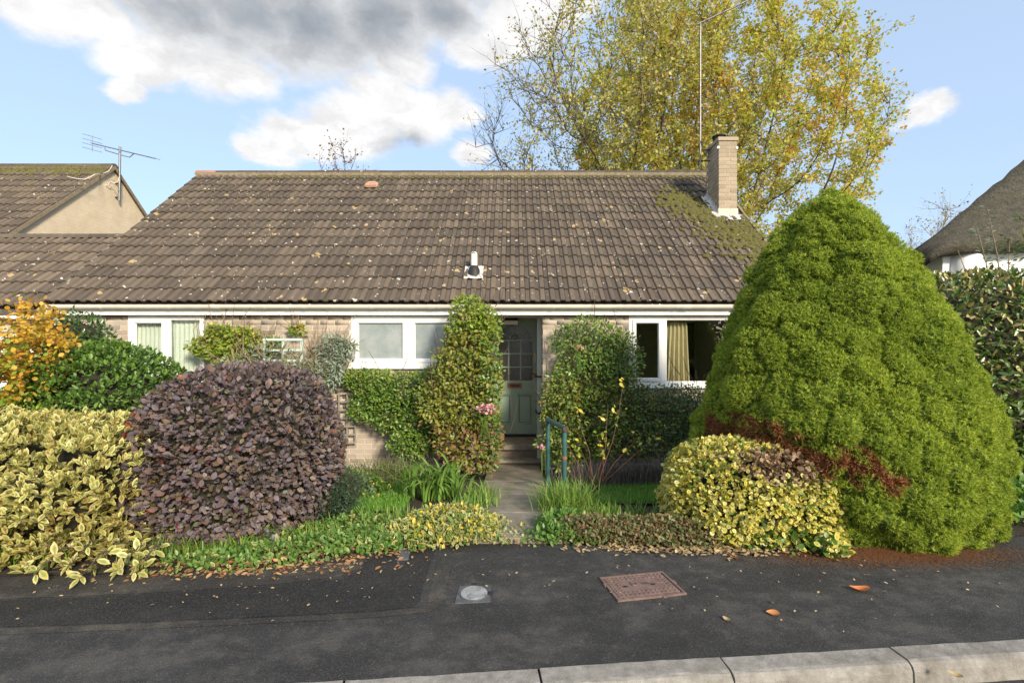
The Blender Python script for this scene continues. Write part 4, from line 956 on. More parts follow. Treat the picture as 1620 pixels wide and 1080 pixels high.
def neighbour():
    xg = -10.0; ap = (12.66, 6.0); fr = (9.2, 3.07); bk = (16.1, 3.07)
    t = thing('neighbour_house', 'neighbouring house with buff gable end and mossy tiled roof', 'house', (-13, 11, -.35))
    m = MB(); m.prism([(fr[0]+.3, -.5), (bk[0]-.3, -.5), (bk[0]-.3, fr[1]+.18), (ap[0], ap[1]-.09), (fr[0]+.3, fr[1]+.18)], 'x', -19.0, xg); m.build('gable_wall', M['gable'], t)
    m = MB(); m.prism([(fr[0], fr[1]-.05), (ap[0], ap[1]-.035), (bk[0], bk[1]-.05), (bk[0], bk[1]-.13), (ap[0], ap[1]-.085), (fr[0], fr[1]-.13)], 'x', -19.2, xg+.05)
    rf = m.build('roof', M['tile_neighbour'], t)
    tiled_slope(rf, M['tile_neighbour'], xg+.06-.3*30, 30, fr[0], fr[1], ap[0], ap[1], 14, lambda r, c: r >= 4 and c >= 14, 23)
    x = -19.2
    while x < xg+.0:
        mm = MB(); n = 8; R0 = .11; vs = []
        x1 = min(x+.45, xg+.07)
        for xx in (x+.003, x1-.003):
            for k in range(n+1): a = math.pi*k/n; vs.append((xx, ap[0]-R0*math.cos(a), ap[1]-.05+R0*.85*math.sin(a)))
        mm.add(vs, [(k, k+1, n+2+k, n+1+k) for k in range(n)]+[tuple(range(n+1)), tuple(range(2*n+1, n, -1))]); mm.build('ridge_tile', M['tile_neighbour'], rf); x += .45
    # moss on the ridge
    V = []; F = []; rs = np.random.default_rng(15); s = (ap[1]-fr[1])/(ap[0]-fr[0])
    ico = bmesh.new(); bmesh.ops.create_icosphere(ico, subdivisions=1, radius=1); iv = np.array([v.co[:] for v in ico.verts]); jf = [tuple(v.index for v in f.verts) for f in ico.faces]; ico.free()
    for _ in range(500):
        y = ap[0]-.05-abs(rs.normal(0, .22)); x = rs.uniform(-15, xg+.02); z = fr[1]+(y-fr[0])*s+.03; b = len(V); q = iv*np.array([rs.uniform(.03, .09), .05, .03])*(1+rs.normal(0, .15, (len(iv), 1)))
        V.extend([(x+a[0], y+a[1], z+a[2]+a[1]*s) for a in q]); F.extend([tuple(b+k for k in f) for f in jf])
    me = bpy.data.meshes.new('moss'); me.from_pydata(V, [], F); link('moss', me, M['moss'], rf, 'stuff')
    # verge mortar line
    MB().prism([(fr[0], fr[1]-.10), (fr[0], fr[1]-.01), (ap[0], ap[1]-.005), (bk[0], bk[1]-.01), (bk[0], bk[1]-.10), (ap[0], ap[1]-.10)], 'x', xg+.051, xg+.075).build('verge', M['ridge_mortar'], rf)
    # aerial on the gable with cables
    Ya = 12.92; a = thing('television_aerial', 'yagi television aerial on the buff gable of the neighbouring house', 'aerial', (-9.85, Ya, 4.7))
    xm = -9.86
    def pp(px, py): 
        q = at(px, py, 12.75); return q
    MB().tube([pp(188.5, 318), pp(190, 232)], .026, 8).build('mast', M['metal'], a)
    b0, b1 = pp(146, 227), pp(246, 251)
    bm_ = MB().tube([b0, b1], .014, 6).build('boom', M['alu'], a)
    MB().tube([pp(165, 232), pp(167, 238), pp(190, 245), pp(205, 249), pp(212, 243)], .012, 6).build('brace', M['alu'], a)
    for k in range(12):
        p = b0.lerp(b1, .12+k*.078); h = .16-.006*k; MB().tube([p+Vector((-.12, -.16, .0))*(1-.03*k), p+Vector((.12, .16, 0))*(1-.03*k)], .007, 5).build('element', M['alu'], a)
    for dz in (-.16, -.05, .06, .17): MB().tube([b0+Vector((-.1, -.18, dz)), b0+Vector((.1, .18, dz))], .006, 5).build('reflector_rod', M['alu'], a)
    MB().tube([b0+Vector((0, 0, -.2)), b0+Vector((0, 0, .2))], .008, 5).build('reflector_post', M['alu'], a)
    MB().tube([pp(174, 316), pp(176, 313), pp(188, 312)], .02, 6).build('bracket', M['iron'], a); MB().tube([pp(164, 284), pp(180, 290), pp(189, 291)], .018, 6).build('bracket', M['iron'], a)
    c = [(178, 262), (172, 271), (160, 276), (150, 276), (143, 280), (134, 284), (122, 283), (113, 281), (106, 279)]
    MB().tube([at(x, y, 12.3) if x > 150 else at(x, y, 11.65-(150-x)*.010)+Vector((0, 0, .0)) for x, y in c], .010, 6).build('cable', M['cable'], a)
    c = [(164, 288), (168, 294), (172, 293), (175, 287), (182, 290), (187, 287), (189, 280)]
    MB().tube([at(x, y, 12.45) for x, y in c], .012, 6).build('cable', M['cable'], a)
neighbour()
# thatched cottage beyond the hedge
def thatched():
    t = thing('thatched_cottage', 'white cottage with dark thatched roof beyond the right hedge', 'cottage', (12.5, 14, -.4))
    # gable end roof seen from its corner: long thatch with rounded eaves, the verge rising to the right
    Y0 = 12.6; 
    e0 = at(1468, 398, Y0); top = at(1660, 226, Y0+2.2)
    MB().box(e0.x+.75, 22, Y0+.45, Y0+9, -.5, e0.z+.06).build('wall', M['whitewash'], t)
    # roof: hip that rises from the near eave; swept sections along +x, thickness .38
    V = []; F = []; n = 26; k = 12; rs = np.random.default_rng(3)
    # a section at distance s along x: eave line at Y0 (front) rising; ridge at Y0+3.6
    for i in range(n+1):
        s = i/n*9.5; x = e0.x+s
        zr = e0.z+.02+s*.66; yr = Y0+.55+s*.36; ez = e0.z+.17+.055*s-.0*s
        ez = min(ez, zr-.12)
        sec = [(Y0+.62, ez-.28), (Y0+.05, ez-.24), (Y0-.10, ez-.10), (Y0-.06, ez+.06)]
        for j in range(1, 7):
            u = j/6; sec.append((Y0-.06+(yr-Y0+.06)*u, ez+.06+(zr-ez-.06)*(u**.92)))
        sec += [(yr+(yr-Y0), ez), (yr+(yr-Y0), ez-.3)]
        for (y, z) in sec: V.append((x+rs.normal(0, .012), y+rs.normal(0, .015), z+rs.normal(0, .018)))
    c = len(sec)
    for i in range(n):
        for j in range(c-1): F.append((i*c+j, i*c+j+1, (i+1)*c+j+1, (i+1)*c+j))
    F += [tuple(range(c)), tuple(range((n+1)*c-1, n*c-1, -1))]
    MB().add(V, F, True).build('thatch', M['thatch'], t)
    # rounded white buttress
    b = at(1535, 412, Y0+.3); MB().tube([(b.x, Y0+.5, -.4), (b.x, Y0+.45, b.z-.5), (b.x, Y0+.48, b.z+.1), (b.x, Y0+.55, b.z+.42)], [.42, .42, .36, .2], 14).build('buttress', M['whitewash'], t)
thatched()
# ------------------------------------------------------------------ vegetation tools
def unit(a): return a/np.maximum(np.linalg.norm(a, axis=-1, keepdims=True), 1e-9)
def fan(half):
    P = [half[0]]+half[1:-1]+[half[-1]]+[(-x, y, z) for x, y, z in reversed(half[1:-1])]; n = len(P)
    return (np.array([(0, .5, 0)]+P), np.array([0]+[.45]+[1]*(n-1), dtype=float), np.array([(0, 1+i, 1+(i+1) % n) for i in range(n)]))
LEAF = {   # x across, y along, z up, edge weight; faces
    'oval': fan([(0, 0, 0), (.15, .16, .035), (.25, .42, .06), (.19, .74, .045), (0, 1, -.05)]),
    'round': fan([(0, 0, 0), (.24, .14, .03), (.40, .42, .06), (.33, .76, .04), (0, 1, -.03)]),
    'lance': (np.array([(0, 0, 0), (-.15, .4, .03), (.15, .4, .03), (0, 1, -.06)]), np.array([.3, 1, 1, .6]), np.array([(0, 2, 3), (0, 3, 1)])),
    'diamond': (np.array([(0, 0, 0), (-.36, .5, .05), (.36, .5, .05), (0, 1, 0)]), np.array([.3, 1, 1, .6]), np.array([(0, 2, 3), (0, 3, 1)])),
    'needle': (np.array([(-.07, 0, 0), (.07, 0, 0), (0, 1, 0)]), np.array([.5, .5, .5]), np.array([(0, 1, 2)])),
}
def frames(axis, up):
    Y = unit(axis); X = unit(np.cross(Y, up)+1e-6); Z = np.cross(X, Y); return X, Y, Z
def leaves(name, pos, axis, up, size, mat, parent, shape='oval', rnd=None, kind='stuff', seed=1, asp=1.0, singles=0):
    """joins leaf blades into one part; the nearest 'singles' become parts of their own"""
    rs = np.random.default_rng(seed); n = len(pos)
    if n == 0: return
    T, E, F = LEAF[shape]; X, Y, Z = frames(axis, up); size = np.broadcast_to(np.asarray(size, dtype=float), (n,))
    if rnd is None: rnd = rs.random(n)
    keep = np.ones(n, bool)
    if singles:
        d = np.linalg.norm(pos-np.array([0, 0, CAMZ]), axis=1)-.0*size; idx = np.argsort(d)[:singles]; keep[idx] = False
        ms = []
        for k in range(6):
            me = np_mesh('leaf', T*np.array([asp, 1, 1]), F, {'rnd': np.full(len(T), k/6.0), 'edge': E}); me.materials.append(mat); ms.append(me)
        off = Matrix.Translation(-wloc(parent))
        for i in idx:
            Mx = Matrix(((X[i, 0], Y[i, 0], Z[i, 0], pos[i, 0]), (X[i, 1], Y[i, 1], Z[i, 1], pos[i, 1]), (X[i, 2], Y[i, 2], Z[i, 2], pos[i, 2]), (0, 0, 0, 1)))
            o = bpy.data.objects.new('leaf', ms[i % 6]); C.objects.link(o); o.parent = parent; o.matrix_basis = off @ Mx @ Matrix.Scale(float(size[i]), 4)
        pos, X, Y, Z, size, rnd = pos[keep], X[keep], Y[keep], Z[keep], size[keep], rnd[keep]; n = len(pos)
    t = T[None]*size[:, None, None]
    V = pos[:, None]+t[..., 0:1]*asp*X[:, None]+t[..., 1:2]*Y[:, None]+t[..., 2:3]*Z[:, None]
    k = len(T); FF = (F[None]+(np.arange(n)*k)[:, None, None]).reshape(-1, F.shape[1])
    me = np_mesh(name, V.reshape(-1, 3), FF, {'rnd': np.repeat(rnd, k), 'edge': np.tile(E, n)})
    return link(name, me, mat, parent, kind)
def bumps(rs, n, amp, k):
    D = unit(rs.normal(size=(n, 3))); A = rs.uniform(.3, 1, n)*amp
    return lambda d: (A[None]*np.exp(k*(d @ D.T-1))).max(axis=1)
def sphere_dirs(rs, n, zmin=-1):
    z = rs.uniform(zmin, 1, n); a = rs.uniform(0, 2*np.pi, n); r = np.sqrt(1-z*z); return np.stack([r*np.cos(a), r*np.sin(a), z], 1)
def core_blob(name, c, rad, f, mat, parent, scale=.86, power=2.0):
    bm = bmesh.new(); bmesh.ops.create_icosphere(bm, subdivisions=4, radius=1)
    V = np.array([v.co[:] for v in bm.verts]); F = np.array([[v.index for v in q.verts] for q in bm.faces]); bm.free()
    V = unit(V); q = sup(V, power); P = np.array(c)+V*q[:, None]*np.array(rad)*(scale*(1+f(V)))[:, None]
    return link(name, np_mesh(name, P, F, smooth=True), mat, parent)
def sup(d, p):
    """radius of a superellipsoid in direction d (p=2 sphere, larger = boxier)"""
    return (np.abs(d)**p).sum(1)**(-1.0/p)
def shrub(name, label, c, rad, mat, n, size, seed=1, shape='oval', power=2.0, lump=.12, lumpk=18, nl=40, depth=.22, up=.35, rndn=.75, zmin=-.9, floor=None, core=.84, asp=1.0, group=None, singles=0, cat='shrub', stem=True, select=None, base=None, ctw=None, tuft=1, coremat=None):
    """a leafy shrub: trunk, inner twig mass and leaves over a lumpy volume; select(pos) -> list of (mask, material, name)"""
    rs = np.random.default_rng(seed); c = np.array(c, float); rad = np.array(rad, float)
    gb = base if base is not None else (c[0], c[1], float(gz(c[0], c[1])))
    th = thing(name, label, cat, gb, group)
    f = bumps(rs, nl, lump, lumpk)
    d = sphere_dirs(rs, int(n/tuft)*6, zmin); q = sup(d, power)
    nu = unit(np.sign(d)*np.abs(d)**(power-1)); wt = q**2/np.maximum((nu*d).sum(1), .05)*np.linalg.norm(nu/rad, axis=1)
    pick = rs.choice(len(d), int(n/tuft), replace=False, p=wt/wt.sum()); d, q = d[pick], q[pick]
    rr = 1-depth*rs.random(len(d))**2
    pos = c+d*q[:, None]*rad*((1+f(d))*rr)[:, None]
    nrm = unit(d*q[:, None]**(power-1)/rad) if power == 2 else unit(np.sign(d)*np.abs(d)**(power-1)/rad)
    if tuft > 1:
        ta = unit(nrm+rs.normal(size=nrm.shape)*.35+np.array([0, 0, up])); pos = np.repeat(pos, tuft, 0); nrm = np.repeat(ta, tuft, 0); pos = pos+rs.normal(size=pos.shape)*size*.12
    if floor is not None:
        k = pos[:, 2] > floor(pos[:, 0], pos[:, 1]); pos, nrm = pos[k], nrm[k]
    ax = unit(nrm*.8+rs.normal(size=nrm.shape)*rndn+np.array([0, 0, up])*.6); upv = unit(nrm+rs.normal(size=nrm.shape)*.35+np.array([0, 0, .7]))
    sz = size*rs.uniform(.5, 1.25, len(pos))
    rest = np.ones(len(pos), bool)
    for (mask, mt, nm) in (select(pos, nrm, rs) if select else []):
        k = mask & rest; rest &= ~k; leaves(nm, pos[k], ax[k], upv[k], sz[k], mt, th, shape, seed=seed+5, asp=asp)
    leaves('foliage', pos[rest], ax[rest], upv[rest], sz[rest], mat, th, shape, seed=seed+1, asp=asp, singles=singles)
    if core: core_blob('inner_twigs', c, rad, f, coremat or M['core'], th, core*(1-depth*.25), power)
    if stem:
        m = MB()
        for k in range(4):
            a = rs.uniform(0, 6.28); p = Vector(gb); m.tube([p+Vector((.03*math.cos(a), .03*math.sin(a), -.05)), p+Vector((.1*math.cos(a)*rad[0], .1*math.sin(a)*rad[1], (c[2]-gb[2])*.6)), Vector(c)+Vector((.5*rad[0]*math.cos(a), .5*rad[1]*math.sin(a), .2*rad[2]))], [.028, .02, .008], 6)
        m.build('stem', M['twig'], th, kind='stuff')
    return th
def blades(name, base, az, length, lean, width, mat, parent, nseg=5, droop=1.2, seed=1, kind='stuff', single=False, cup=.25):
    """arching blades (grass, straps): vectorised"""
    rs = np.random.default_rng(seed); n = len(base); s = np.linspace(0, 1, nseg+1)
    length = np.broadcast_to(length, n); lean = np.broadcast_to(lean, n); width = np.broadcast_to(width, n); droop = np.broadcast_to(droop, n)
    ang = lean[:, None]+droop[:, None]*s[None]**1.5            # angle from vertical along the blade
    ds = length[:, None]/nseg
    hx = np.concatenate([np.zeros((n, 1)), np.cumsum(np.sin(ang[:, :-1])*ds, 1)], 1); hz = np.concatenate([np.zeros((n, 1)), np.cumsum(np.cos(ang[:, :-1])*ds, 1)], 1)
    dx, dy = np.cos(az), np.sin(az); w = width[:, None]*np.array([.7]+[1.0]*(nseg-2)+[.62, .04])[None] if nseg > 2 else width[:, None]*np.array([1, .8, .05])[None]
    cx = base[:, 0:1]+hx*dx[:, None]; cy = base[:, 1:2]+hx*dy[:, None]; cz = base[:, 2:3]+hz
    px, py = -dy[:, None], dx[:, None]
    Lf = np.stack([cx-px*w, cy-py*w, cz+w*cup], 2); Rt = np.stack([cx+px*w, cy+py*w, cz+w*cup], 2)
    rnd = rs.random(n); k = nseg+1
    if single:
        for i in range(n):
            V = np.concatenate([Lf[i], Rt[i]]); F = np.array([(j, k+j, k+j+1, j+1) for j in range(nseg)])
            me = np_mesh('leaf', V, F, {'rnd': np.full(2*k, rnd[i]), 'edge': np.zeros(2*k)}, smooth=True); link('leaf', me, mat, parent)
        return
    V = np.concatenate([Lf, Rt], 1); F = np.array([(j, k+j, k+j+1, j+1) for j in range(nseg)]); FF = (F[None]+(np.arange(n)*2*k)[:, None, None]).reshape(-1, 4)
    me = np_mesh(name, V.reshape(-1, 3), FF, {'rnd': np.repeat(rnd, 2*k), 'edge': np.zeros(n*2*k)}); return link(name, me, mat, parent, kind)
def tubes_np(P0, P1, r0, r1, sides=3):
    """many short tapered tubes as arrays"""
    n = len(P0); t = unit(P1-P0); a = np.where(np.abs(t[:, 2:3]) < .9, np.array([[0, 0, 1.]]), np.array([[1., 0, 0]])); u = unit(np.cross(t, a)); w = np.cross(t, u)
    an = np.arange(sides)*2*np.pi/sides; ring = u[:, None]*np.cos(an)[None, :, None]+w[:, None]*np.sin(an)[None, :, None]
    V = np.concatenate([P0[:, None]+ring*r0[:, None, None], P1[:, None]+ring*r1[:, None, None]], 1)
    F = np.array([(i, (i+1) % sides, sides+(i+1) % sides, sides+i) for i in range(sides)]); FF = (F[None]+(np.arange(n)*2*sides)[:, None, None]).reshape(-1, 4)
    return V.reshape(-1, 3), FF
def grow(seed, start, natt, sampler, D=.35, infl=3.0, kill=.75, trunk=6, iters=260, gravity=.0, lean=(0, 0, 1)):
    """space colonisation: returns node positions, parent index"""
    rs = np.random.default_rng(seed); A = sampler(rs, natt); N = [np.array(start, float)]; par = [-1]
    for i in range(trunk): N.append(N[-1]+unit(np.array(lean, float)+rs.normal(0, .06, 3))*D); par.append(len(N)-2)
    nodes = np.array(N); near = np.full(len(A), -1); best = np.full(len(A), 1e9)
    def upd(i0):
        nonlocal near, best
        d = np.linalg.norm(A[:, None]-nodes[None, i0:], axis=2); j = d.argmin(1); m = d[np.arange(len(A)), j]; k = m < best; best = np.where(k, m, best); near = np.where(k, i0+j, near)
    upd(0); live = np.ones(len(A), bool)
    for it in range(iters):
        act = live & (best < infl)
        if not act.any():
            if it < 60: act = live & (best <= best[live].min()+.5)
            else: break
        idx = np.unique(near[act]); new = []; np_ = []
        for i in idx:
            k = act & (near == i); v = unit(A[k]-nodes[i]).sum(0); v = unit(v+rs.normal(0, .18, 3)+np.array([0, 0, gravity])); new.append(nodes[i]+v*D); np_.append(i)
        i0 = len(nodes); nodes = np.concatenate([nodes, np.array(new)]); par += list(np_); upd(i0); live &= best > kill
        if not live.any(): break
    return nodes, np.array(par)
def tree(name, label, start, natt, sampler, seed, leafmats, nleaf, lsize, barkmat, D=.35, infl=3.0, kill=.75, trunk=6, tip=.008, expo=2.4, twigs=3, twiglen=.7, gravity=.05, leafdens=None, group=None, cat='tree', shape='diamond', lean=(0, 0, 1), maxr=.4, twig_up=.5):
    rs = np.random.default_rng(seed+50); nodes, par = grow(seed, start, natt, sampler, D, infl, kill, trunk, gravity=gravity, lean=lean)
    n = len(nodes); acc = np.zeros(n); nch = np.zeros(n, int)
    for i in range(1, n): nch[par[i]] += 1
    acc[nch == 0] = tip**expo
    for i in range(n-1, 0, -1): acc[par[i]] += max(acc[i], tip**expo)
    r = np.minimum(np.maximum(acc, tip**expo)**(1/expo), maxr)
    th = thing(name, label, cat, tuple(start), group)
    i = np.arange(1, n); big = r[i] > .05
    for k, nm, sd in ((big, 'trunk', 8), (~big, 'branches', 4)):
        if k.any():
            V, F = tubes_np(nodes[par[i[k]]], nodes[i[k]]+unit(nodes[i[k]]-nodes[par[i[k]]])*r[i[k]][:, None]*.4, np.minimum(r[par[i[k]]], r[i[k]]*1.35), r[i[k]], sd); link(nm, np_mesh(nm, V, F, smooth=True), barkmat, th, None if nm == 'trunk' else 'stuff')
    # fine twigs from thin nodes
    thin = np.where(r < tip*2.6)[0]; src = np.repeat(thin, twigs); dirn = unit(nodes[src]-nodes[np.maximum(par[src], 0)]); p = nodes[src]; segsP = []; segsQ = []; R0 = []; R1 = []; lp = []; ld = []
    d = unit(dirn*.7+rs.normal(0, .55, dirn.shape)+np.array([0, 0, twig_up])); L = twiglen*rs.uniform(.4, 1.25, len(src)); rad = tip*.8
    for s in range(3):
        q = p+d*(L/3)[:, None]; segsP.append(p); segsQ.append(q); R0.append(np.full(len(p), rad*(1-.28*s))); R1.append(np.full(len(p), rad*(1-.28*(s+1)))); lp.append(q); ld.append(d.copy()); p = q; d = unit(d+rs.normal(0, .22, d.shape))
    V, F = tubes_np(np.concatenate(segsP), np.concatenate(segsQ), np.concatenate(R0), np.concatenate(R1), 3); link('twigs', np_mesh('twigs', V, F), barkmat, th, 'stuff')
    lp = np.concatenate(lp); ld = np.concatenate(ld)
    w = leafdens(lp) if leafdens else np.ones(len(lp)); w = w/w.sum(); k = rs.choice(len(lp), nleaf, p=w); P = lp[k]+rs.normal(0, lsize*.75, (nleaf, 3)); ax = unit(ld[k]*.5+rs.normal(0, .7, (nleaf, 3))+np.array([0, 0, -.25])); up = unit(rs.normal(0, .6, (nleaf, 3))+np.array([0, 0, 1]))
    sel = rs.random(nleaf); clump = np.sin(P[:, 0]*1.7+seed)+np.sin(P[:, 2]*2.1+P[:, 1])+rs.normal(0, .8, nleaf); edges = np.quantile(clump, np.cumsum([m[1] for m in leafmats])[:-1]) if len(leafmats) > 1 else []
    b = np.digitize(clump, edges) if len(leafmats) > 1 else np.zeros(nleaf, int)
    for j, (mt, fr, nm) in enumerate(leafmats): leaves(nm, P[b == j], ax[b == j], up[b == j], lsize*rs.uniform(.6, 1.3, (b == j).sum()), mt, th, shape, seed=seed+j)
    return th
def ell(c, rad, fn=None, shell=.0, zmin=None):
    def s(rs, n):
        out = []
        while sum(len(o) for o in out) < n:
            d = sphere_dirs(rs, n*2); rr = (shell+(1-shell)*rs.random(n*2))**(1/3.0 if shell == 0 else 1); P = np.array(c)+d*np.array(rad)*rr[:, None]
            if zmin is not None: P = P[P[:, 2] > zmin]
            if fn is not None: P = P[fn(P)]
            out.append(P)
        return np.concatenate(out)[:n]
    return s

# ------------------------------------------------------------------ the background trees
def back_trees():
    # dense golden tree behind the chimney
    tree('autumn_tree', 'large yellow green autumn tree with dense crown behind the chimney', (7.8, 18.6, -.5), 1700, ell((7.5, 18.4, 8.6), (5.7, 4.6, 7.0), zmin=3.4), 11,
         [(M['autumn'], .86, 'foliage'), (M['autumn_amber'], .14, 'amber_foliage')], 105000, .105, M['bark'], D=.42, infl=3.6, kill=.85, trunk=7, tip=.011, twigs=3, twiglen=.95, gravity=.06)
    # thinner tree to its left, bare twigs showing at its outer left side
    def dens(P): return np.clip((P[:, 0]+1.6)/5.5, .12, 1)**1.3
    tree('autumn_tree', 'thinly leaved autumn tree with bare twigs rising over the roof ridge', (4.6, 17.2, -.5), 1500, ell((3.4, 16.8, 7.4), (5.1, 4.0, 6.1), zmin=3.6), 23,
         [(M['autumn2'], .66, 'foliage'), (M['autumn'], .34, 'green_foliage')], 37000, .098, M['twig'], D=.40, infl=3.4, kill=.8, trunk=6, tip=.0105, twigs=4, twiglen=1.15, gravity=.12, leafdens=dens, lean=(-.1, 0, 1))
    # birch top above the ridge
    tree('birch_tree', 'thin birch top with few brown leaves above the roof ridge', (-7.1, 22, -.5), 260, ell((-7.3, 22, 7.6), (1.5, 1.2, 3.1)), 31,
         [(M['brownleaf'], .8, 'foliage'), (M['autumn2'], .2, 'pale_foliage')], 620, .11, M['twig'], D=.35, infl=3, kill=.6, trunk=9, tip=.009, twigs=3, twiglen=.7, gravity=.25, twig_up=.9)
    # bare tree far right
    tree('bare_tree', 'bare grey twigged tree behind the thatched roof', (31.5, 36, -.5), 420, ell((30.8, 36, 7.2), (3.1, 2.6, 4.4), zmin=2.5), 41,
         [(M['autumn2'], .6, 'foliage'), (M['brownleaf'], .4, 'brown_foliage')], 1500, .14, M['twigpale'], D=.55, infl=4, kill=1.0, trunk=5, tip=.015, twigs=4, twiglen=1.3, gravity=.05)
back_trees()
# a hedge and trees on the other side of the road (they show in the window glass)
def across():
    rs = np.random.default_rng(77)
    for k, (x, y, s, lab) in enumerate(((9.8, -12.5, 1.0, 'broad tree across the road mirrored in the living room window'),)):
        shrub('street_tree', lab, (x, y, 3.6*s), (3.2*s, 2.2*s, 3.0*s), M['dkgreen'], 5200, .26, seed=70+k, cat='tree', base=(x, y, -.5), lump=.25, lumpk=10, depth=.8, core=0)
    shrub('street_hedge', 'long clipped hedge across the road', (0, -8.2, .2), (16, .7, .8), M['dkgreen'], 5200, .12, seed=75, power=6, base=(0, -8.2, -.5), lump=.05, cat='hedge', stem=False)
across()

# ------------------------------------------------------------------ garden plants
def spruce():
    rs = np.random.default_rng(101); cx, cy = 3.17, 5.06
    pz = np.array([-.12, .0, .3, .64, 1.0, 1.28, 1.65, 1.98, 2.3, 2.56, 2.82, 3.0, 3.12]); pr = np.array([1.14, 1.25, 1.34, 1.33, 1.24, 1.14, 1.00, .85, .70, .56, .40, .25, .07])
    th = thing('dwarf_spruce', 'huge conical bright green dwarf spruce with a brown dead band near its base', 'conifer', (cx, cy, float(gz(cx, cy))))
    nb = 520; bz = 2.95*rs.random(nb)**1.2; ba = rs.uniform(0, 2*np.pi, nb); br = rs.uniform(.07, .19, nb); bh = rs.uniform(.02, .085, nb)
    bx = np.interp(bz, pz, pr)
    BP = np.stack([bx*np.cos(ba), bx*np.sin(ba), bz], 1)
    def surf0(a, z):
        r = np.interp(z, pz, pr); P = np.stack([r*np.cos(a), r*np.sin(a), z], 1)
        d = np.linalg.norm(P[:, None]-BP[None], axis=2)/br[None]; b = (bh[None]*np.clip(1-d**2, 0, 1)**.7).max(1)
        # crevices between the billows
        top2 = np.sort(d, 1)[:, :2]; crev = np.clip(1-(top2[:, 1]-top2[:, 0])/.25, 0, 1)*.075
        wav = .035*np.sin(3*a+2.2*z)+.025*np.sin(7*a-3*z+1)
        return r*(1+.02)+b*np.minimum(1, r/.4)-crev+wav*np.minimum(1, r/.5)-.075
    ga, gz_ = 420, 200; AA = np.linspace(0, 2*np.pi, ga, endpoint=False); ZZ = np.linspace(pz[0]-.02, pz[-1]+.05, gz_); G = np.stack([surf0(AA, np.full(ga, zz)) for zz in ZZ])
    def surf(a, z):
        u = (a % (2*np.pi))/(2*np.pi)*ga; i = u.astype(int) % ga; fu = u-np.floor(u); v = np.clip((z-ZZ[0])/(ZZ[1]-ZZ[0]), 0, gz_-1.001); j = v.astype(int); fv = v-j; i2 = (i+1) % ga
        return (G[j, i]*(1-fu)+G[j, i2]*fu)*(1-fv)+(G[j+1, i]*(1-fu)+G[j+1, i2]*fu)*fv
    # sampling over the cone by area, fewer on the far side
    n = 125000; z = pz[0]+(pz[-1]-pz[0])*rs.random(int(n*2.2)); a = rs.uniform(0, 2*np.pi, len(z))
    k = rs.random(len(z)) < np.interp(z, pz, pr)/1.54; z, a = z[k], a[k]; front = (np.sin(a) < .35) | (rs.random(len(a)) < .35); z, a = z[front][:n], a[front][:n]
    r = surf(a, z); e = .03; rz = surf(a, z+e); ra = surf(a+.03, z)
    rad = np.stack([np.cos(a), np.sin(a), 0*a], 1); tan = np.stack([-np.sin(a), np.cos(a), 0*a], 1)
    nrm = unit(rad-np.array([0, 0, 1.])*((rz-r)/e)[:, None]-tan*((ra-r)/(.03*np.maximum(r, .1)))[:, None])
    pos = np.stack([cx+r*np.cos(a), cy+r*np.sin(a), z], 1)+nrm*rs.uniform(-.03, .012, len(z))[:, None]
    # dead band on the street side
    X = pos[:, 0]+.15; zc = .80-.24*np.clip((X-1.95)/1.15, 0, 1)+.03*np.sin(X*14); hw = .16*np.clip((3.15-X)/.7, 0, 1)**.5*(1+.35*np.sin(X*9))
    nz_ = np.sin(X*23+z*31)*np.sin(X*11-z*17+1.3)+.6*np.sin(X*41+z*13)
    dead = (np.abs(z-zc) < hw*(.72+.5*nz_+rs.normal(0, .25, len(z)))) & (pos[:, 1] < 5.0) & (X > 1.7)
    dead |= (np.abs(X-1.98) < .07) & (z > .75) & (z < 1.0) & (pos[:, 1] < 4.9)
    pos[dead] -= nrm[dead]*.025
    # each sprig: a spray of needles
    def sprays(P, Nn, mat, nm, per, ln, seed):
        r2 = np.random.default_rng(seed); pp = np.repeat(P, per, 0); nn = np.repeat(Nn, per, 0); rn = np.repeat(r2.random(len(P)), per)
        # colour follows the clump a sprig belongs to
        cl = .5+.5*np.sin(P[:, 0]*3.1+P[:, 2]*4.3)*np.sin(P[:, 1]*3.7-P[:, 2]*2.9); rn = np.clip(np.repeat(.55*r2.random(len(P))+.4*cl, per), 0, .999)
        ax = unit(nn*.75+r2.normal(0, .6, nn.shape)+np.array([0, 0, .25])); leaves(nm, pp, ax, unit(nn+r2.normal(0, .5, nn.shape)), ln*r2.uniform(.6, 1.3, len(pp)), mat, th, 'needle', rnd=rn, seed=seed, asp=1.9)
    al = ~dead; sprays(pos[al], nrm[al], M['spruce'], 'foliage', 6, .026, 5); sprays(pos[dead], nrm[dead], M['spruce_dead'], 'dead_foliage', 6, .05, 6)
    # solid inner growth
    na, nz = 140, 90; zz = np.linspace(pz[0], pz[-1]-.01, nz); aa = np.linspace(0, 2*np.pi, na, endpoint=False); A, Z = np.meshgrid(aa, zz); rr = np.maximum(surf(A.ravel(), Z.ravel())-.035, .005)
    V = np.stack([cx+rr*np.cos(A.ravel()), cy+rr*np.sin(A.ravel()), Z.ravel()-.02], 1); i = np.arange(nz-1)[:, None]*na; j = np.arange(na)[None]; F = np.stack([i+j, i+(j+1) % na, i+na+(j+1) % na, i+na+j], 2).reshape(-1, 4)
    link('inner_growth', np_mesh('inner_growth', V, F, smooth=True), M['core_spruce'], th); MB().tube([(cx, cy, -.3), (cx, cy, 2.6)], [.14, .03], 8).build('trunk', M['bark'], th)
spruce()
def gfl(dz=.0): return lambda x, y: np.where(y < yf(x), 0.0, gz(x, y))+dz

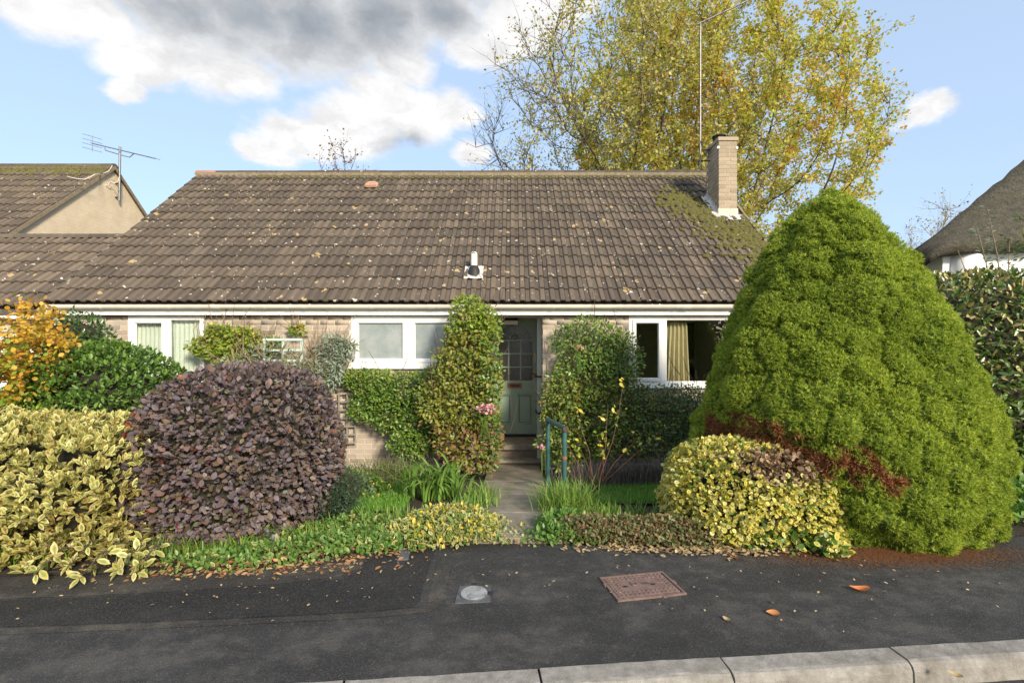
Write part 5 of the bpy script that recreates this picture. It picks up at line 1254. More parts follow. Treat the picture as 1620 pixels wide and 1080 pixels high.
# purple leaved dome
def sel_purple(pos, nrm, rs): return [((np.linalg.norm(pos-np.array([-3.05, 4.05, .92]), axis=1) < .12) & (rs.random(len(pos)) < .55), M['purple_red'], 'red_leaves'), (rs.random(len(pos)) < .004, M['purple_red'], 'red_leaves')]
shrub('purple_shrub', 'large rounded purple leaved shrub clipped to a dome', (-2.45, 4.60, .57), (.82, .80, .80), M['purple'], 20000, .052, seed=201, shape='oval', asp=1.35, power=2.3, lump=.085, lumpk=30, nl=70, depth=.20, up=.3, rndn=.6, zmin=-.95, floor=gfl(.05), core=.88, singles=300, select=sel_purple)
# gold edged shrub at the left front: a clipped flat topped block with a skirt of looser shoots
def sel_elae(pos, nrm, rs):
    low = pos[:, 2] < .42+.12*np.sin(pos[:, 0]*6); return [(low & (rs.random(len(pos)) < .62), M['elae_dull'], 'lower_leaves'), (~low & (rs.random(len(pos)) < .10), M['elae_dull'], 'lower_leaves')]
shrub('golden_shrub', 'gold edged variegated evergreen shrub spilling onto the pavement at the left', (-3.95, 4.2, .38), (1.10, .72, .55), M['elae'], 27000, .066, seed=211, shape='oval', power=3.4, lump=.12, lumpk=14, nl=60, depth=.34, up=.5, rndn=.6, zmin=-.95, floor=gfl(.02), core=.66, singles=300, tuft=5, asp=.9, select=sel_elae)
def elae_skirt():
    rs = np.random.default_rng(215); th = thing('golden_shoots', 'low gold edged shoots trailing onto the tarmac below the golden shrub', 'shrub', (-3.4, 3.55, 0))
    P = []; A = []
    m = MB()
    for px, py in ((60, 912), (110, 895), (150, 900), (190, 905), (225, 898), (230, 870), (205, 880), (90, 880), (175, 875), (240, 845), (45, 870), (140, 860), (245, 825), (215, 905), (128, 918), (38, 900)):
        e = gnd(px, py+4, .04+.0*py); root = Vector((e.x*.98-.05, e.y+.35, .10)); e = Vector((e.x, e.y, .05+.05*rs.random()))
        m.tube([root, (root+e)/2+Vector((0, 0, .08)), e], [.007, .005, .003], 5)
        for k in range(9): P.append(tuple(e+Vector(rs.normal(0, .012, 3)))); A.append(tuple(unit(rs.normal(0, .8, 3)+np.array([0, -.5, .35]))))
        for k in range(5):
            q = root.lerp(e, rs.uniform(.3, .9)); P.append(tuple(q+Vector((0, 0, .05)))); A.append(tuple(unit(rs.normal(0, .8, 3)+np.array([0, -.3, .3]))))
    P = np.array(P); A = np.array(A); leaves('foliage', P, A, unit(rs.normal(0, .4, P.shape)+np.array([0, -.4, 1])), .085*rs.uniform(.7, 1.1, len(P)), M['elae'], th, 'oval', seed=3, asp=.95); m.build('stem', M['twig'], th, kind='stuff')
elae_skirt()
shrub('clipped_shrub', 'small clipped yellow green shrub at the left frame edge behind the golden shrub', at(-25, 700, 5.2), (.72, .5, .46), M['climber_y'], 3000, .045, seed=221, lump=.06, core=.88, floor=gfl(.02))
# green shrub in front of the left window
shrub('green_shrub', 'dense glossy dark green shrub below the left window', (-4.95, 6.15, .72), (.98, .78, .80), M['green'], 21000, .060, seed=231, lump=.13, lumpk=16, nl=60, depth=.25, up=.5, rndn=.65, floor=gfl(.02), core=.76, tuft=4)
shrub('green_shrub', 'smaller dark green shrub against the wall beside the orange tree', at(118, 545, 6.9), (.48, .35, .42), M['dkgreen'], 2200, .06, seed=233, lump=.2, depth=.35, core=.75)
# orange maple at the left
tree('orange_maple', 'small orange and yellow maple at the left frame edge', (-5.9, 5.75, -.25), 420, ell((-5.78, 5.6, 1.33), (.92, .8, .70)), 61, [(M['orange'], .85, 'foliage'), (M['climber_y'], .15, 'green_foliage')], 9500, .05, M['twig'], D=.11, infl=1.0, kill=.2, trunk=6, tip=.0035, twigs=2, twiglen=.22, gravity=.05, maxr=.06, shape='round', twig_up=.1)
# orange leaves shown drooping below, over the white garage door
# climbing plants on the wall
def cluster(name, label, boxes, mat, n, size, seed, shape='oval', extra=None, cat='climber', base=None, twigsn=60, up=.25, face=(0, -1, 0), group=None, twigmat=None):
    """leaves over a set of ellipsoids (px, py, Y, rx, ry, rz) with twigs running through"""
    rs = np.random.default_rng(seed); E = [(np.array(at(px, py, Y)), np.array((rx, ry, rz))) for (px, py, Y, rx, ry, rz) in boxes]
    vol = np.array([np.prod(r)**(2/3.) for _, r in E]); vol = vol/vol.sum(); pos = []; nr = []
    for (c, r), v in zip(E, vol):
        k = max(4, int(n*v)); f = bumps(rs, 30, .3, 14); d = sphere_dirs(rs, k); rr = (1-.55*rs.random(k)**1.6)*(1+f(d))*.92; pos.append(c+d*r*rr[:, None]); nr.append(unit(d/r))
    pos = np.concatenate(pos); nr = np.concatenate(nr); c0 = E[0][0]; b = base or (c0[0], c0[1], float(gz(c0[0], min(c0[1], 7.4))))
    k = (pos[:, 1] < YW-.03) & (pos[:, 2] > gz(pos[:, 0], pos[:, 1])); pos, nr = pos[k], nr[k]
    th = thing(name, label, cat, b, group); ax = unit(nr*.6+rs.normal(0, .7, nr.shape)+np.array([0, -.1, up-.3])); upv = unit(np.array(face)*.7+rs.normal(0, .45, nr.shape)+np.array([0, 0, .8]))
    sz = size*rs.uniform(.6, 1.25, len(pos)); rest = np.ones(len(pos), bool)
    for (mk, mt, nm) in (extra(pos, rs) if extra else []):
        q = mk & rest; rest &= ~q; leaves(nm, pos[q], ax[q], upv[q], sz[q], mt, th, shape, seed=seed+9)
    leaves('foliage', pos[rest], ax[rest], upv[rest], sz[rest], mat, th, shape, seed=seed+1)
    m = MB()
    for _ in range(twigsn):
        c, r = E[rs.integers(len(E))]; p = Vector(c+rs.normal(0, .5, 3)*r); q = p+Vector(rs.normal(0, .12, 3))+Vector((0, 0, rs.uniform(.1, .4))); 
        if max(p.y, q.y) > YW-.01: continue
        m.tube([p, (p+q)/2+Vector(rs.normal(0, .03, 3)), q], [.006, .005, .003], 4, False)
    if m.v: m.build('stem', twigmat or M['twig'], th, kind='stuff')
    return th
def ex_pillar(pos, rs):
    t = pos[:, 2]; g = rs.random(len(pos))
    return [((t > 1.72) & (g < .65), M['climber_y'], 'bright_leaves'), ((pos[:, 0] > -.42) & (g < .6), M['rosegreen'], 'green_leaves'), ((t < 1.72) & (g < .12), M['rosegreen'], 'green_leaves'), ((t < .5) & (g > .6), M['brownleaf'], 'brown_leaves')]
cluster('climbing_plant', 'tall column of yellowing climber left of the front door reaching the gutter', [(742, 498, 7.05, .24, .26, .27), (748, 528, 7.0, .38, .28, .30), (762, 512, 7.0, .24, .22, .26), (738, 560, 7.0, .42, .28, .32), (735, 590, 6.95, .45, .30, .40), (735, 650, 6.9, .44, .30, .42), (735, 700, 6.85, .42, .30, .36), (700, 640, 6.95, .32, .25, .36), (772, 690, 6.75, .2, .22, .5), (775, 600, 6.8, .18, .22, .45)], M['climber'], 11500, .062, 301, extra=ex_pillar, twigsn=120, base=(-.65, 6.95, -.3))
cluster('wall_shrub', 'leafy green wall shrub spreading below the obscured glass window', [(640, 618, 7.42, .55, .18, .28), (590, 605, 7.5, .40, .12, .20), (690, 640, 7.36, .45, .22, .40), (670, 680, 7.3, .38, .22, .30), (700, 600, 7.36, .34, .2, .22), (560, 600, 7.55, .22, .08, .14), (620, 655, 7.42, .38, .18, .28), (655, 700, 7.2, .34, .22, .22), (575, 640, 7.5, .24, .12, .24)], M['ivy'], 13500, .05, 311, extra=lambda p, rs: [((p[:, 0] > -1.15) & (rs.random(len(p)) < .3), M['climber'], 'olive_leaves'), ((p[:, 2] > 1.05) & (rs.random(len(p)) < .35), M['climber_y'], 'bright_leaves')], base=(-1.3, 7.4, -.35))
def ex_rose(pos, rs):
    g = rs.random(len(pos)); return [((pos[:, 2] < 1.1) & (g < .45), M['climber'], 'yellowing_leaves'), ((pos[:, 2] >= 1.1) & (g < .1), M['climber_y'], 'bright_leaves')]
cluster('climbing_plant', 'bushy green climber on the wall between front door and living room window', [(930, 540, 7.42, .52, .20, .36), (935, 600, 7.35, .58, .25, .40), (925, 660, 7.25, .60, .28, .42), (915, 700, 7.1, .55, .3, .34), (985, 570, 7.45, .28, .16, .45), (885, 640, 7.2, .26, .25, .5)], M['rosegreen'], 10500, .058, 321, extra=ex_rose, twigsn=110, base=(1.05, 7.3, -.33))
cluster('wall_shrub', 'dark green wall shrub under the living room window', [(1040, 655, 7.35, .58, .26, .42), (1085, 650, 7.35, .5, .25, .40), (1020, 690, 7.25, .55, .3, .3), (1010, 640, 7.4, .3, .2, .3), (1120, 660, 7.3, .4, .25, .45)], M['dkgreen'], 9000, .042, 331, extra=lambda p, rs: [(rs.random(len(p)) < np.clip(.55-(p[:, 0]-1.6)*.5, .08, .6), M['climber'], 'yellowing_leaves')], base=(2.1, 7.35, -.35))
# yellow climber and trellis above the purple dome
def ex_left(pos, rs): g = rs.random(len(pos)); return [(g < .30, M['climber'], 'yellowing_leaves'), (g > .965, M['yellowflower'], 'yellow_leaves')]
cluster('climbing_plant', 'leafy lime green climber on the wall right of the left window', [(350, 530, 7.5, .26, .12, .15), (385, 535, 7.5, .26, .12, .16), (320, 548, 7.48, .2, .1, .12), (360, 560, 7.5, .3, .12, .18), (420, 545, 7.5, .25, .1, .12), (470, 522, 7.52, .13, .06, .06)], M['climber_y'], 2600, .07, 341, extra=ex_left, twigsn=60, base=(-4.3, 7.5, -.35), twigmat=M['twigpale'])
cluster('grey_shrub', 'tall grey green leaved plant at the corner of the obscured glass window', [(528, 560, 7.4, .22, .12, .28), (533, 545, 7.42, .18, .1, .14), (520, 590, 7.4, .2, .12, .22), (552, 548, 7.4, .12, .08, .07)], M['grey'], 1500, .085, 351, 'lance', twigsn=24, base=(-2.6, 7.4, -.35), cat='shrub', twigmat=M['twigpale'])
cluster('grey_shrub', 'low grey green shrub with dry stems under the blue trellis', [(430, 570, 7.3, .45, .16, .24), (375, 585, 7.3, .40, .16, .2), (480, 590, 7.3, .35, .16, .2), (498, 562, 7.45, .10, .06, .16), (430, 610, 7.2, .6, .2, .2)], M['grey'], 3600, .07, 355, 'lance', extra=lambda p, rs: [(rs.random(len(p)) < .25, M['climber'], 'olive_leaves'), (rs.random(len(p)) < .12, M['tan'], 'dry_leaves')], twigsn=130, base=(-3.5, 7.3, -.35), cat='shrub', twigmat=M['twigpale'])
def trellis(name, label, x0, x1, z0, z1, y, nx, nz, mat, w=.022):
    t = thing(name, label, 'trellis', ((x0+x1)/2, y, z0))
    for i in range(nx): x = x0+(x1-x0)*i/(nx-1); MB().box(x-w/2, x+w/2, y, y+.014, z0, z1).build('upright', mat, t)
    for j in range(nz): z = z0+(z1-z0)*j/(nz-1); MB().box(x0-w/2, x1+w/2, y-.0145, y-.0005, z-w/2, z+w/2).build('crossbar', mat, t)
a, b = at(418, 537, 7.34), at(477, 620, 7.34)
trellis('trellis', 'pale blue green wooden trellis fixed to the brick wall', a.x, b.x, b.z, a.z, 7.34, 3, 6, M['trellis'], .034)
a, b = at(536, 622, 7.62), at(562, 700, 7.62)
trellis('trellis', 'weathered brown trellis beside the purple dome', a.x, b.x, b.z, a.z, 7.62, 3, 7, M['trellis2'], .022)
# yellow and green variegated euonymus beside the spruce
def sel_eu(pos, nrm, rs):
    d = np.linalg.norm((pos-np.array([2.20, 4.08, .60]))/np.array([.42, .28, .13]), axis=1); low = (pos[:, 2] < .05+.1*np.sin(pos[:, 0]*7)) & (rs.random(len(pos)) < .5)
    return [((d < 1+.15*rs.normal(size=len(pos))), M['tan'], 'dry_leaves'), (low, M['euon_green'], 'green_leaves'), (rs.random(len(pos)) < .10, M['euon_green'], 'green_leaves')]
shrub('variegated_shrub', 'bright yellow and green variegated shrub with a dry tan patch beside the spruce', (2.10, 4.42, .22), (.74, .55, .52), M['euon'], 27000, .037, seed=401, shape='round', power=2.5, lump=.10, lumpk=22, nl=60, depth=.22, up=.2, rndn=.7, floor=gfl(.015), core=.66, select=sel_eu, tuft=3, singles=0)
def eu_tail():
    rs = np.random.default_rng(403); th = thing('variegated_shoots', 'trailing yellow edged shoots on the ground in front of the spruce', 'shrub', (2.35, 3.95, 0)); P = []
    for px, py, s in ((1290, 862, .16), (1320, 872, .10), (1255, 855, .18), (1215, 850, .15), (1310, 845, .14), (1280, 830, .16), (1175, 845, .12)):
        c = np.array(gnd(px, py+10)); c[2] = .07; P.append(c+rs.normal(0, 1, (150, 3))*np.array([s*.5, s*.45, .035]))
    P = np.concatenate(P); P[:, 2] = np.abs(P[:, 2])+.012; ax = unit(rs.normal(0, 1, P.shape)+np.array([0, -.3, .3])); g = rs.random(len(P)) < .45
    for k, mt, nm in ((g, M['euon_green'], 'green_leaves'), (~g, M['euon'], 'foliage')): leaves(nm, P[k], ax[k], unit(rs.normal(0, .5, P[k].shape)+np.array([0, -.5, 1])), .05*rs.uniform(.6, 1.2, k.sum()), mt, th, 'round', seed=5)
eu_tail()
# dark blue green conifer beside the purple dome
def yew():
    rs = np.random.default_rng(411); c = np.array(at(500, 775, 4.75)); c = np.array([c[0], c[1], .14]); th = thing('dark_conifer', 'low feathery dark blue green conifer right of the purple dome', 'conifer', (c[0], c[1], float(gz(c[0], c[1]))))
    n = 1500; a = rs.uniform(0, 6.28, n); tl = rs.uniform(.15, 1.1, n); L = rs.uniform(.22, .50, n); d = np.stack([np.sin(tl)*np.cos(a)+.25, np.sin(tl)*np.sin(a), np.cos(tl)], 1); d = unit(d); b = c+np.array([0, 0, -.12])+rs.normal(0, 1, (n, 3))*np.array([.10, .08, .04])
    P = []; A = []; rn = []
    for t in np.linspace(.35, 1, 14):
        q = b+d*(L*t)[:, None]; q[:, 2] -= .05*t*t
        for s in (0, 1): P.append(q+rs.normal(0, .006, q.shape)); A.append(unit(d*.7+rs.normal(0, .6, q.shape))); rn.append(rs.random(n))
    P = np.concatenate(P); A = np.concatenate(A); leaves('foliage', P, A, unit(rs.normal(size=P.shape)), .034*rs.uniform(.6, 1.2, len(P)), M['yew'], th, 'needle', rnd=np.concatenate(rn), seed=4, asp=1.5)
    V, F = tubes_np(b, b+d*(L*.95)[:, None], np.full(n, .003), np.full(n, .001), 3); link('stem', np_mesh('stem', V, F), M['twig'], th)
yew()
# strap leaved clump, each leaf its own
def straps():
    rs = np.random.default_rng(421); c = at(690, 775, 5.7); gz0 = float(gz(c.x, 5.7)); th = thing('strap_leaf_plant', 'clump of long arching bright green strap leaves below the wall shrub', 'plant', (c.x, 5.7, gz0))
    n = 120; base = np.stack([c.x+rs.normal(0, .16, n), 5.7+rs.normal(0, .08, n), np.full(n, gz0)], 1); az = np.where(rs.random(n) < .6, rs.uniform(-np.pi, 0, n), rs.uniform(0, 2*np.pi, n))
    blades('leaf', base, az, rs.uniform(.38, .66, n), rs.uniform(.05, .45, n), rs.uniform(.012, .018, n), M['strap'], th, 8, rs.uniform(1.0, 2.3, n), 422, single=True, cup=.35)
straps()
def grass_clump(name, label, px, py, Y, n, sp, length, mat, seed, width=.004, droop=1.2, lean=.5, z=None, cat='grass', group=None):
    rs = np.random.default_rng(seed); c = at(px, py, Y); th = thing(name, label, cat, (c.x, Y, float(gz(c.x, Y))), group)
    b = np.stack([c.x+rs.normal(0, sp[0], n), Y+rs.normal(0, sp[1], n), np.zeros(n)], 1); b[:, 1] = np.maximum(b[:, 1], yf(b[:, 0])+.02); b[:, 2] = gz(b[:, 0], b[:, 1]) if z is None else z
    blades('foliage', b, rs.uniform(0, 2*np.pi, n), length*rs.uniform(.5, 1.15, n), rs.uniform(0, lean, n), width*rs.uniform(.7, 1.2, n), mat, th, 5, droop*rs.uniform(.5, 1.4, n), seed+1); return th
grass_clump('grass_clump', 'bright green ornamental grass tuft beside the handrail posts', 896, 790, 5.0, 850, (.13, .17), .34, M['grass'], 431)
grass_clump('grass_clump', 'narrow upright green tuft in the variegated ground cover', 738, 815, 4.75, 170, (.07, .05), .24, M['strap'], 433, .006, .6, .35)
grass_clump('grass_clump', 'arching green grass tuft left of the path', 760, 790, 5.25, 260, (.08, .13), .28, M['grass'], 435, .005)
grass_clump('grass_clump', 'dull straw green grassy clump against the brick wall', 610, 745, 6.75, 700, (.26, .15), .42, M['strawgrass'], 437, .004, 1.6, .7)
grass_clump('grass_clump', 'loose green grass in front of the lawn strip left of the path', 640, 840, 4.45, 800, (.26, .12), .19, M['grass'], 439, .004)
grass_clump('grass_clump', 'rough green grass under the purple dome by the pavement', 330, 870, 3.95, 700, (.34, .10), .17, M['grass'], 441, .0045)
grass_clump('grass_clump', 'rough grass between dark conifer and pavement edge', 520, 850, 4.2, 600, (.28, .12), .16, M['grass'], 443, .004)
grass_clump('grass_clump', 'dark grass at the foot of the golden shrub by the left frame edge', 20, 880, 3.75, 500, (.3, .1), .2, M['grass'], 445, .004)
grass_clump('grass_clump', 'fine grass among the low shrubs right of the path', 960, 815, 4.75, 500, (.25, .12), .17, M['grass'], 447, .0035)
# variegated ground cover and weeds along the pavement edge
def carpet(name, label, pts, Yr, n, size, mat, seed, zr=.1, shape='oval', cat='ground cover', extra=None, kindroot=None):
    rs = np.random.default_rng(seed); P = []
    for (px, py, sx, sy, h) in pts:
        g = gnd(px, py); k = int(n*sx*sy/sum(q[2]*q[3] for q in pts)); X = rs.normal(g.x, sx, k); Y = rs.normal(g.y, sy, k); d = np.exp(-((X-g.x)/sx)**2*.4-((Y-g.y)/sy)**2*.4); Y = np.maximum(Y, yf(X)-.10*rs.random(k)); P.append(np.stack([X, Y, np.where(Y < yf(X), .004, gz(X, Y))+.012+h*d*(1-.6*rs.random(k)**2)], 1))
    P = np.concatenate(P); c = P.mean(0); th = thing(name, label, cat, (c[0], c[1], 0)); ax = unit(rs.normal(0, .8, P.shape)+np.array([0, -.25, .35])); up = unit(rs.normal(0, .45, P.shape)+np.array([0, -.35, 1])); rest = np.ones(len(P), bool); sz = size*rs.uniform(.55, 1.25, len(P))
    for (mk, mt, nm) in (extra(P, rs) if extra else []): q = mk & rest; rest &= ~q; leaves(nm, P[q], ax[q], up[q], sz[q], mt, th, shape, seed=seed+3)
    leaves('foliage', P[rest], ax[rest], up[rest], sz[rest], mat, th, shape, seed=seed+1); return th
carpet('variegated_ground_cover', 'cream and green variegated ground cover left of the path', [(735, 850, .18, .14, .18), (690, 842, .22, .16, .22), (720, 828, .22, .16, .2), (650, 850, .2, .12, .14), (760, 835, .08, .15, .14)], 4.5, 5200, .042, M['varieg'], 451, extra=lambda p, rs: [(rs.random(len(p)) < .12, M['yellowflower'], 'yellow_leaves'), (rs.random(len(p)) < .22, M['weed'], 'green_leaves')])
carpet('weeds', 'green weeds and ivy in leaf litter along the left pavement edge', [(440, 880, .3, .10, .10), (520, 868, .28, .12, .12), (580, 858, .2, .12, .12), (330, 895, .25, .08, .08), (610, 865, .2, .08, .08), (560, 835, .25, .15, .15), (410, 850, .25, .12, .16)], 4.2, 4600, .042, M['weed'], 453, cat='weeds', extra=lambda p, rs: [(rs.random(len(p)) < .16, M['varieg'], 'variegated_leaves'), (rs.random(len(p)) < .15, M['dkgreen'], 'dark_leaves')])
carpet('low_shrub', 'low brownish green shrub right of the path along the pavement', [(990, 850, .26, .11, .17), (1050, 852, .26, .11, .18), (930, 848, .22, .12, .16), (1090, 858, .16, .1, .17), (1000, 862, .3, .08, .12)], 4.4, 7800, .036, M['mixed'], 455, cat='shrub', extra=lambda p, rs: [(rs.random(len(p)) < .14, M['brownleaf'], 'brown_leaves')])
carpet('weeds', 'broad green weeds at the corner of path and pavement on the right', [(875, 855, .12, .07, .12), (900, 865, .14, .05, .06), (868, 835, .05, .12, .12), (895, 830, .13, .1, .16)], 4.2, 1000, .052, M['weed'], 457, cat='weeds', shape='oval')
carpet('leafy_plant', 'broad leaved green plants in the corner right of the spruce', [(1612, 800, .2, .16, .3), (1640, 770, .25, .2, .45), (1605, 820, .12, .1, .15)], 4.6, 900, .10, M['weed'], 459, cat='plant', shape='oval')
carpet('edging_weeds', 'tiny pale weeds growing in the joint at the path end', [(815, 857, .16, .012, .02), (795, 858, .08, .012, .02)], 4.2, 260, .022, M['varieg'], 461, cat='weeds', shape='round')
# bedding under the wall, silver leaves and yellow flower
carpet('bedding_plant', 'green bedding plants with yellowing leaves by the dark conifer', [(575, 760, .18, .14, .28), (550, 745, .15, .14, .26), (540, 770, .1, .1, .2)], 5.6, 1100, .06, M['green'], 463, cat='plant', extra=lambda p, rs: [(rs.random(len(p)) < .14, M['yellowflower'], 'yellow_leaves')])
carpet('silver_plant', 'silvery leaved plant by the brick wall', [(573, 758, .08, .04, .22), (583, 756, .06, .04, .2)], 5.8, 40, .085, M['silver'], 465, cat='plant', shape='round')
carpet('silver_plant', 'silvery leaved plant by the pavement under the purple dome', [(425, 868, .05, .04, .16)], 4.0, 22, .05, M['silver'], 467, cat='plant', shape='round')
# lawn
def lawn(name, pts, n, seed):
    P2 = [gnd(px, py, -.13).xy for px, py in pts]; vs = [(p.x, p.y, float(gz(p.x, p.y))+.022) for p in P2]; me = bpy.data.meshes.new(name); me.from_pydata(vs, [], [tuple(range(len(vs)))]); o = link(name, me, M['turf'], None, 'structure')
    rs = np.random.default_rng(seed); x0, x1 = min(p.x for p in P2), max(p.x for p in P2); y0, y1 = min(p.y for p in P2), max(p.y for p in P2); B = np.stack([rs.uniform(x0, x1, n*2), rs.uniform(y0, y1, n*2)], 1)
    inside = np.zeros(len(B), bool); j = len(P2)-1
    for i in range(len(P2)):
        a, b = P2[i], P2[j]; cnd = ((a.y > B[:, 1]) != (b.y > B[:, 1])) & (B[:, 0] < (b.x-a.x)*(B[:, 1]-a.y)/(b.y-a.y+1e-9)+a.x); inside ^= cnd; j = i
    B = B[inside][:n]; base = np.stack([B[:, 0], B[:, 1], gz(B[:, 0], B[:, 1])+.022], 1); k = len(base); blades('lawn_grass', base, rs.uniform(0, 6.28, k), .05*rs.uniform(.5, 1.3, k), rs.uniform(0, .7, k), np.full(k, .0028), M['lawn'], o, 3, .7, seed+1)
lawn('lawn', [(930, 800), (1090, 800), (1130, 745), (1110, 728), (930, 728)], 16000, 471)
lawn('lawn', [(520, 815), (640, 815), (660, 755), (540, 752)], 9000, 473)
# lavender row, rose stems, pink flowers
def lavender():
    rs = np.random.default_rng(481)
    for i, (px, py, Y, sx, lab) in enumerate(((955, 735, 6.5, .30, 'grey brown lavender hedge behind the bare red stems'), (1035, 733, 6.6, .34, 'grey brown lavender hedge at the back of the right lawn'))):
        c = at(px, py, Y); n = 1600; b = np.stack([c.x+rs.normal(0, sx*.8, n), Y+rs.normal(0, .12, n), np.zeros(n)], 1); b[:, 2] = gz(b[:, 0], b[:, 1])
        th = thing('lavender', lab, 'lavender', (c.x, Y, float(gz(c.x, Y))), 'lavender hedge'); blades('foliage', b, rs.uniform(0, 6.28, n), .32*rs.uniform(.5, 1.1, n), rs.uniform(0, .6, n), np.full(n, .005), M['lavender'], th, 3, .4, 482+i)
lavender()
def rose():
    rs = np.random.default_rng(491); c = at(938, 755, 5.9); g = float(gz(c.x, 5.9)); th = thing('rose_bush', 'bare red stemmed rose with few yellow leaves right of the handrail', 'rose', (c.x, 5.9, g)); m = MB(); P = []; A = []
    ends = [(908, 640), (962, 640), (1010, 690), (880, 735), (1060, 668), (945, 690), (912, 700), (985, 612), (892, 690)]
    for (px, py) in ends:
        e = at(px, py, 5.9+rs.uniform(-.25, .25)); s = Vector((c.x+rs.normal(0, .03), 5.9+rs.normal(0, .03), g)); mid = s.lerp(e, .5)+Vector(rs.normal(0, .05, 3)); pts = [s, s.lerp(mid, .5)+Vector(rs.normal(0, .015, 3)), mid, mid.lerp(e, .5)+Vector(rs.normal(0, .02, 3)), e]; m.tube(pts, [.008, .007, .0055, .004, .0025], 6)
        for k in range(16): q = pts[3].lerp(e, rs.uniform(-.4, 1.05)); P.append(tuple(q+Vector(rs.normal(0, .045, 3)))); A.append(tuple(unit(rs.normal(size=3))))
    m.build('stem', M['redstem'], th, kind='stuff'); P = np.array(P); A = np.array(A); leaves('foliage', P, A, unit(rs.normal(0, .4, P.shape)+np.array([0, -.3, 1])), .05*rs.uniform(.6, 1.2, len(P)), M['climber_y'], th, 'oval', seed=4)
    k = rs.choice(len(P), 26); leaves('yellow_leaves', P[k]+rs.normal(0, .03, (26, 3)), A[k], unit(rs.normal(0, .4, (26, 3))+np.array([0, -.5, 1])), .07, M['yellowflower'], th, 'oval', seed=5)
rose()
def flowers(name, label, px, py, Y, n, sp, mat, size, seed, cat='flower'):
    rs = np.random.default_rng(seed); c = np.array(at(px, py, Y)); th = thing(name, label, cat, tuple(c)); P = c+rs.normal(0, 1, (n, 3))*np.array(sp); leaves('petals', P, unit(rs.normal(0, .6, P.shape)+np.array([0, -.5, .6])), unit(rs.normal(0, .4, P.shape)+np.array([0, -1, .4])), size*rs.uniform(.7, 1.2, n), mat, th, 'round', seed=seed)
    m = MB()
    for k in range(5): m.tube([Vector(c)+Vector((rs.normal(0, sp[0]), .02, -.35)), Vector(c)+Vector((rs.normal(0, sp[0]), .0, -.01))], .004, 5)
    m.build('stem', M['green'], th, kind='stuff')
flowers('pink_flower_head', 'pink and white flower head at the climber edge beside the door', 768, 645, 6.5, 90, (.075, .04, .03), M['pink'], .035, 501)
flowers('white_flower', 'small pale pink bloom low beside the steps', 857, 708, 6.6, 10, (.02, .01, .015), M['pink'], .04, 503)
flowers('cream_rose', 'cream rose bloom in the climber by the living room window', 917, 552, 7.12, 12, (.03, .02, .02), M['litter_tan'], .05, 505)
# laurel hedge at the right
def hedge():
    rs = np.random.default_rng(511); Y0 = 6.3; x0 = at(1490, 500, Y0).x; c = (x0+1.55, Y0+.9, .98)
    def sel(pos, nrm, rs): return [((rs.random(len(pos)) < np.clip((pos[:, 2]-.7)*.22, .03, .35)), M['laurel_y'], 'pale_leaves')]
    shrub('laurel_hedge', 'tall laurel hedge with pale tipped leaves at the right boundary', c, (1.5, .9, 1.48), M['laurel'], 22000, .095, seed=512, shape='oval', power=7, lump=.07, lumpk=30, nl=80, depth=.14, up=.4, rndn=.75, base=(c[0], c[1], -.35), core=.88, cat='hedge', singles=300, select=sel, asp=.85)
    for i, (px, py, pb, lean, lab) in enumerate(((1545, 358, 432, -.05, 'shortest leafy shoot rising over the laurel hedge'), (1562, 330, 430, -.10, 'tall leafy shoot rising over the laurel hedge in front of the thatch'), (1614, 345, 430, -.03, 'leafy shoot over the hedge at the right frame edge'), (1597, 378, 430, .03, 'low bushy shoot over the hedge beside the right frame edge'), (1515, 395, 435, -.22, 'bare thin shoot leaning left over the hedge end'))):
        top = at(px, py, Y0+.6); bot = at(px+25*(1 if lean < 0 else -.3), pb+40, Y0+.6); th = thing('hedge_shoot', lab, 'shoot', tuple(bot), 'shoots above the laurel hedge'); MB().tube([bot, bot.lerp(top, .5)+Vector((.02, 0, 0)), top], [.009, .007, .003], 5).build('stem', M['twigpale'], th)
        n = 60 if i < 4 else 0
        if i == 3: n = 110
        if n:
            t = rs.uniform(.35, 1.02, n); P = np.array(bot)+(np.array(top)-np.array(bot))*t[:, None]; a = rs.uniform(0, 6.28, n); d = np.stack([np.cos(a), np.sin(a), np.full(n, .35)], 1); P = P+d*(.02+(.12 if i == 3 else .02)*rs.random(n))[:, None]; leaves('foliage', P, unit(d), unit(np.array([0, 0, 1.])+rs.normal(0, .3, d.shape)), .075*rs.uniform(.6, 1.1, n), M['grey'] if i < 2 else M['green'], th, 'oval', seed=520+i, asp=.8)
hedge()
# ------------------------------------------------------------------ fallen leaves, litter and needles
def scatter(name, label, pts, n, size, mat, seed, cat='litter'):
    rs = np.random.default_rng(seed); P = []
    for (px, py, sx, sy, w) in pts: g = gnd(px, py); k = int(n*w); P.append(np.stack([rs.normal(g.x, sx, k), rs.normal(g.y, sy, k), np.zeros(k)], 1))
    P = np.concatenate(P); P = P[P[:, 1] > kerbline(0)+.15+P[:, 0]*.09]; P[:, 2] = np.where(P[:, 1] < yf(P[:, 0]), .008, gz(P[:, 0], P[:, 1])+.02)+.012*rs.random(len(P)); a = rs.uniform(0, 6.28, len(P)); ax = np.stack([np.cos(a), np.sin(a), rs.normal(.12, .18, len(P))], 1)
    o = leaves(name, P, unit(ax), unit(rs.normal(0, .25, P.shape)+np.array([0, 0, 1])), size*rs.uniform(.5, 1.3, len(P)), mat, None, 'oval', seed=seed+1); return setp(o, label, cat, kind='stuff')
scatter('leaf_litter', 'brown fallen leaves along the left pavement edge', [(420, 898, .38, .07, .36), (560, 876, .3, .05, .16), (320, 905, .25, .06, .16), (640, 866, .25, .03, .08), (250, 900, .3, .06, .10), (480, 885, .25, .06, .14)], 950, .040, M['litter'], 601)
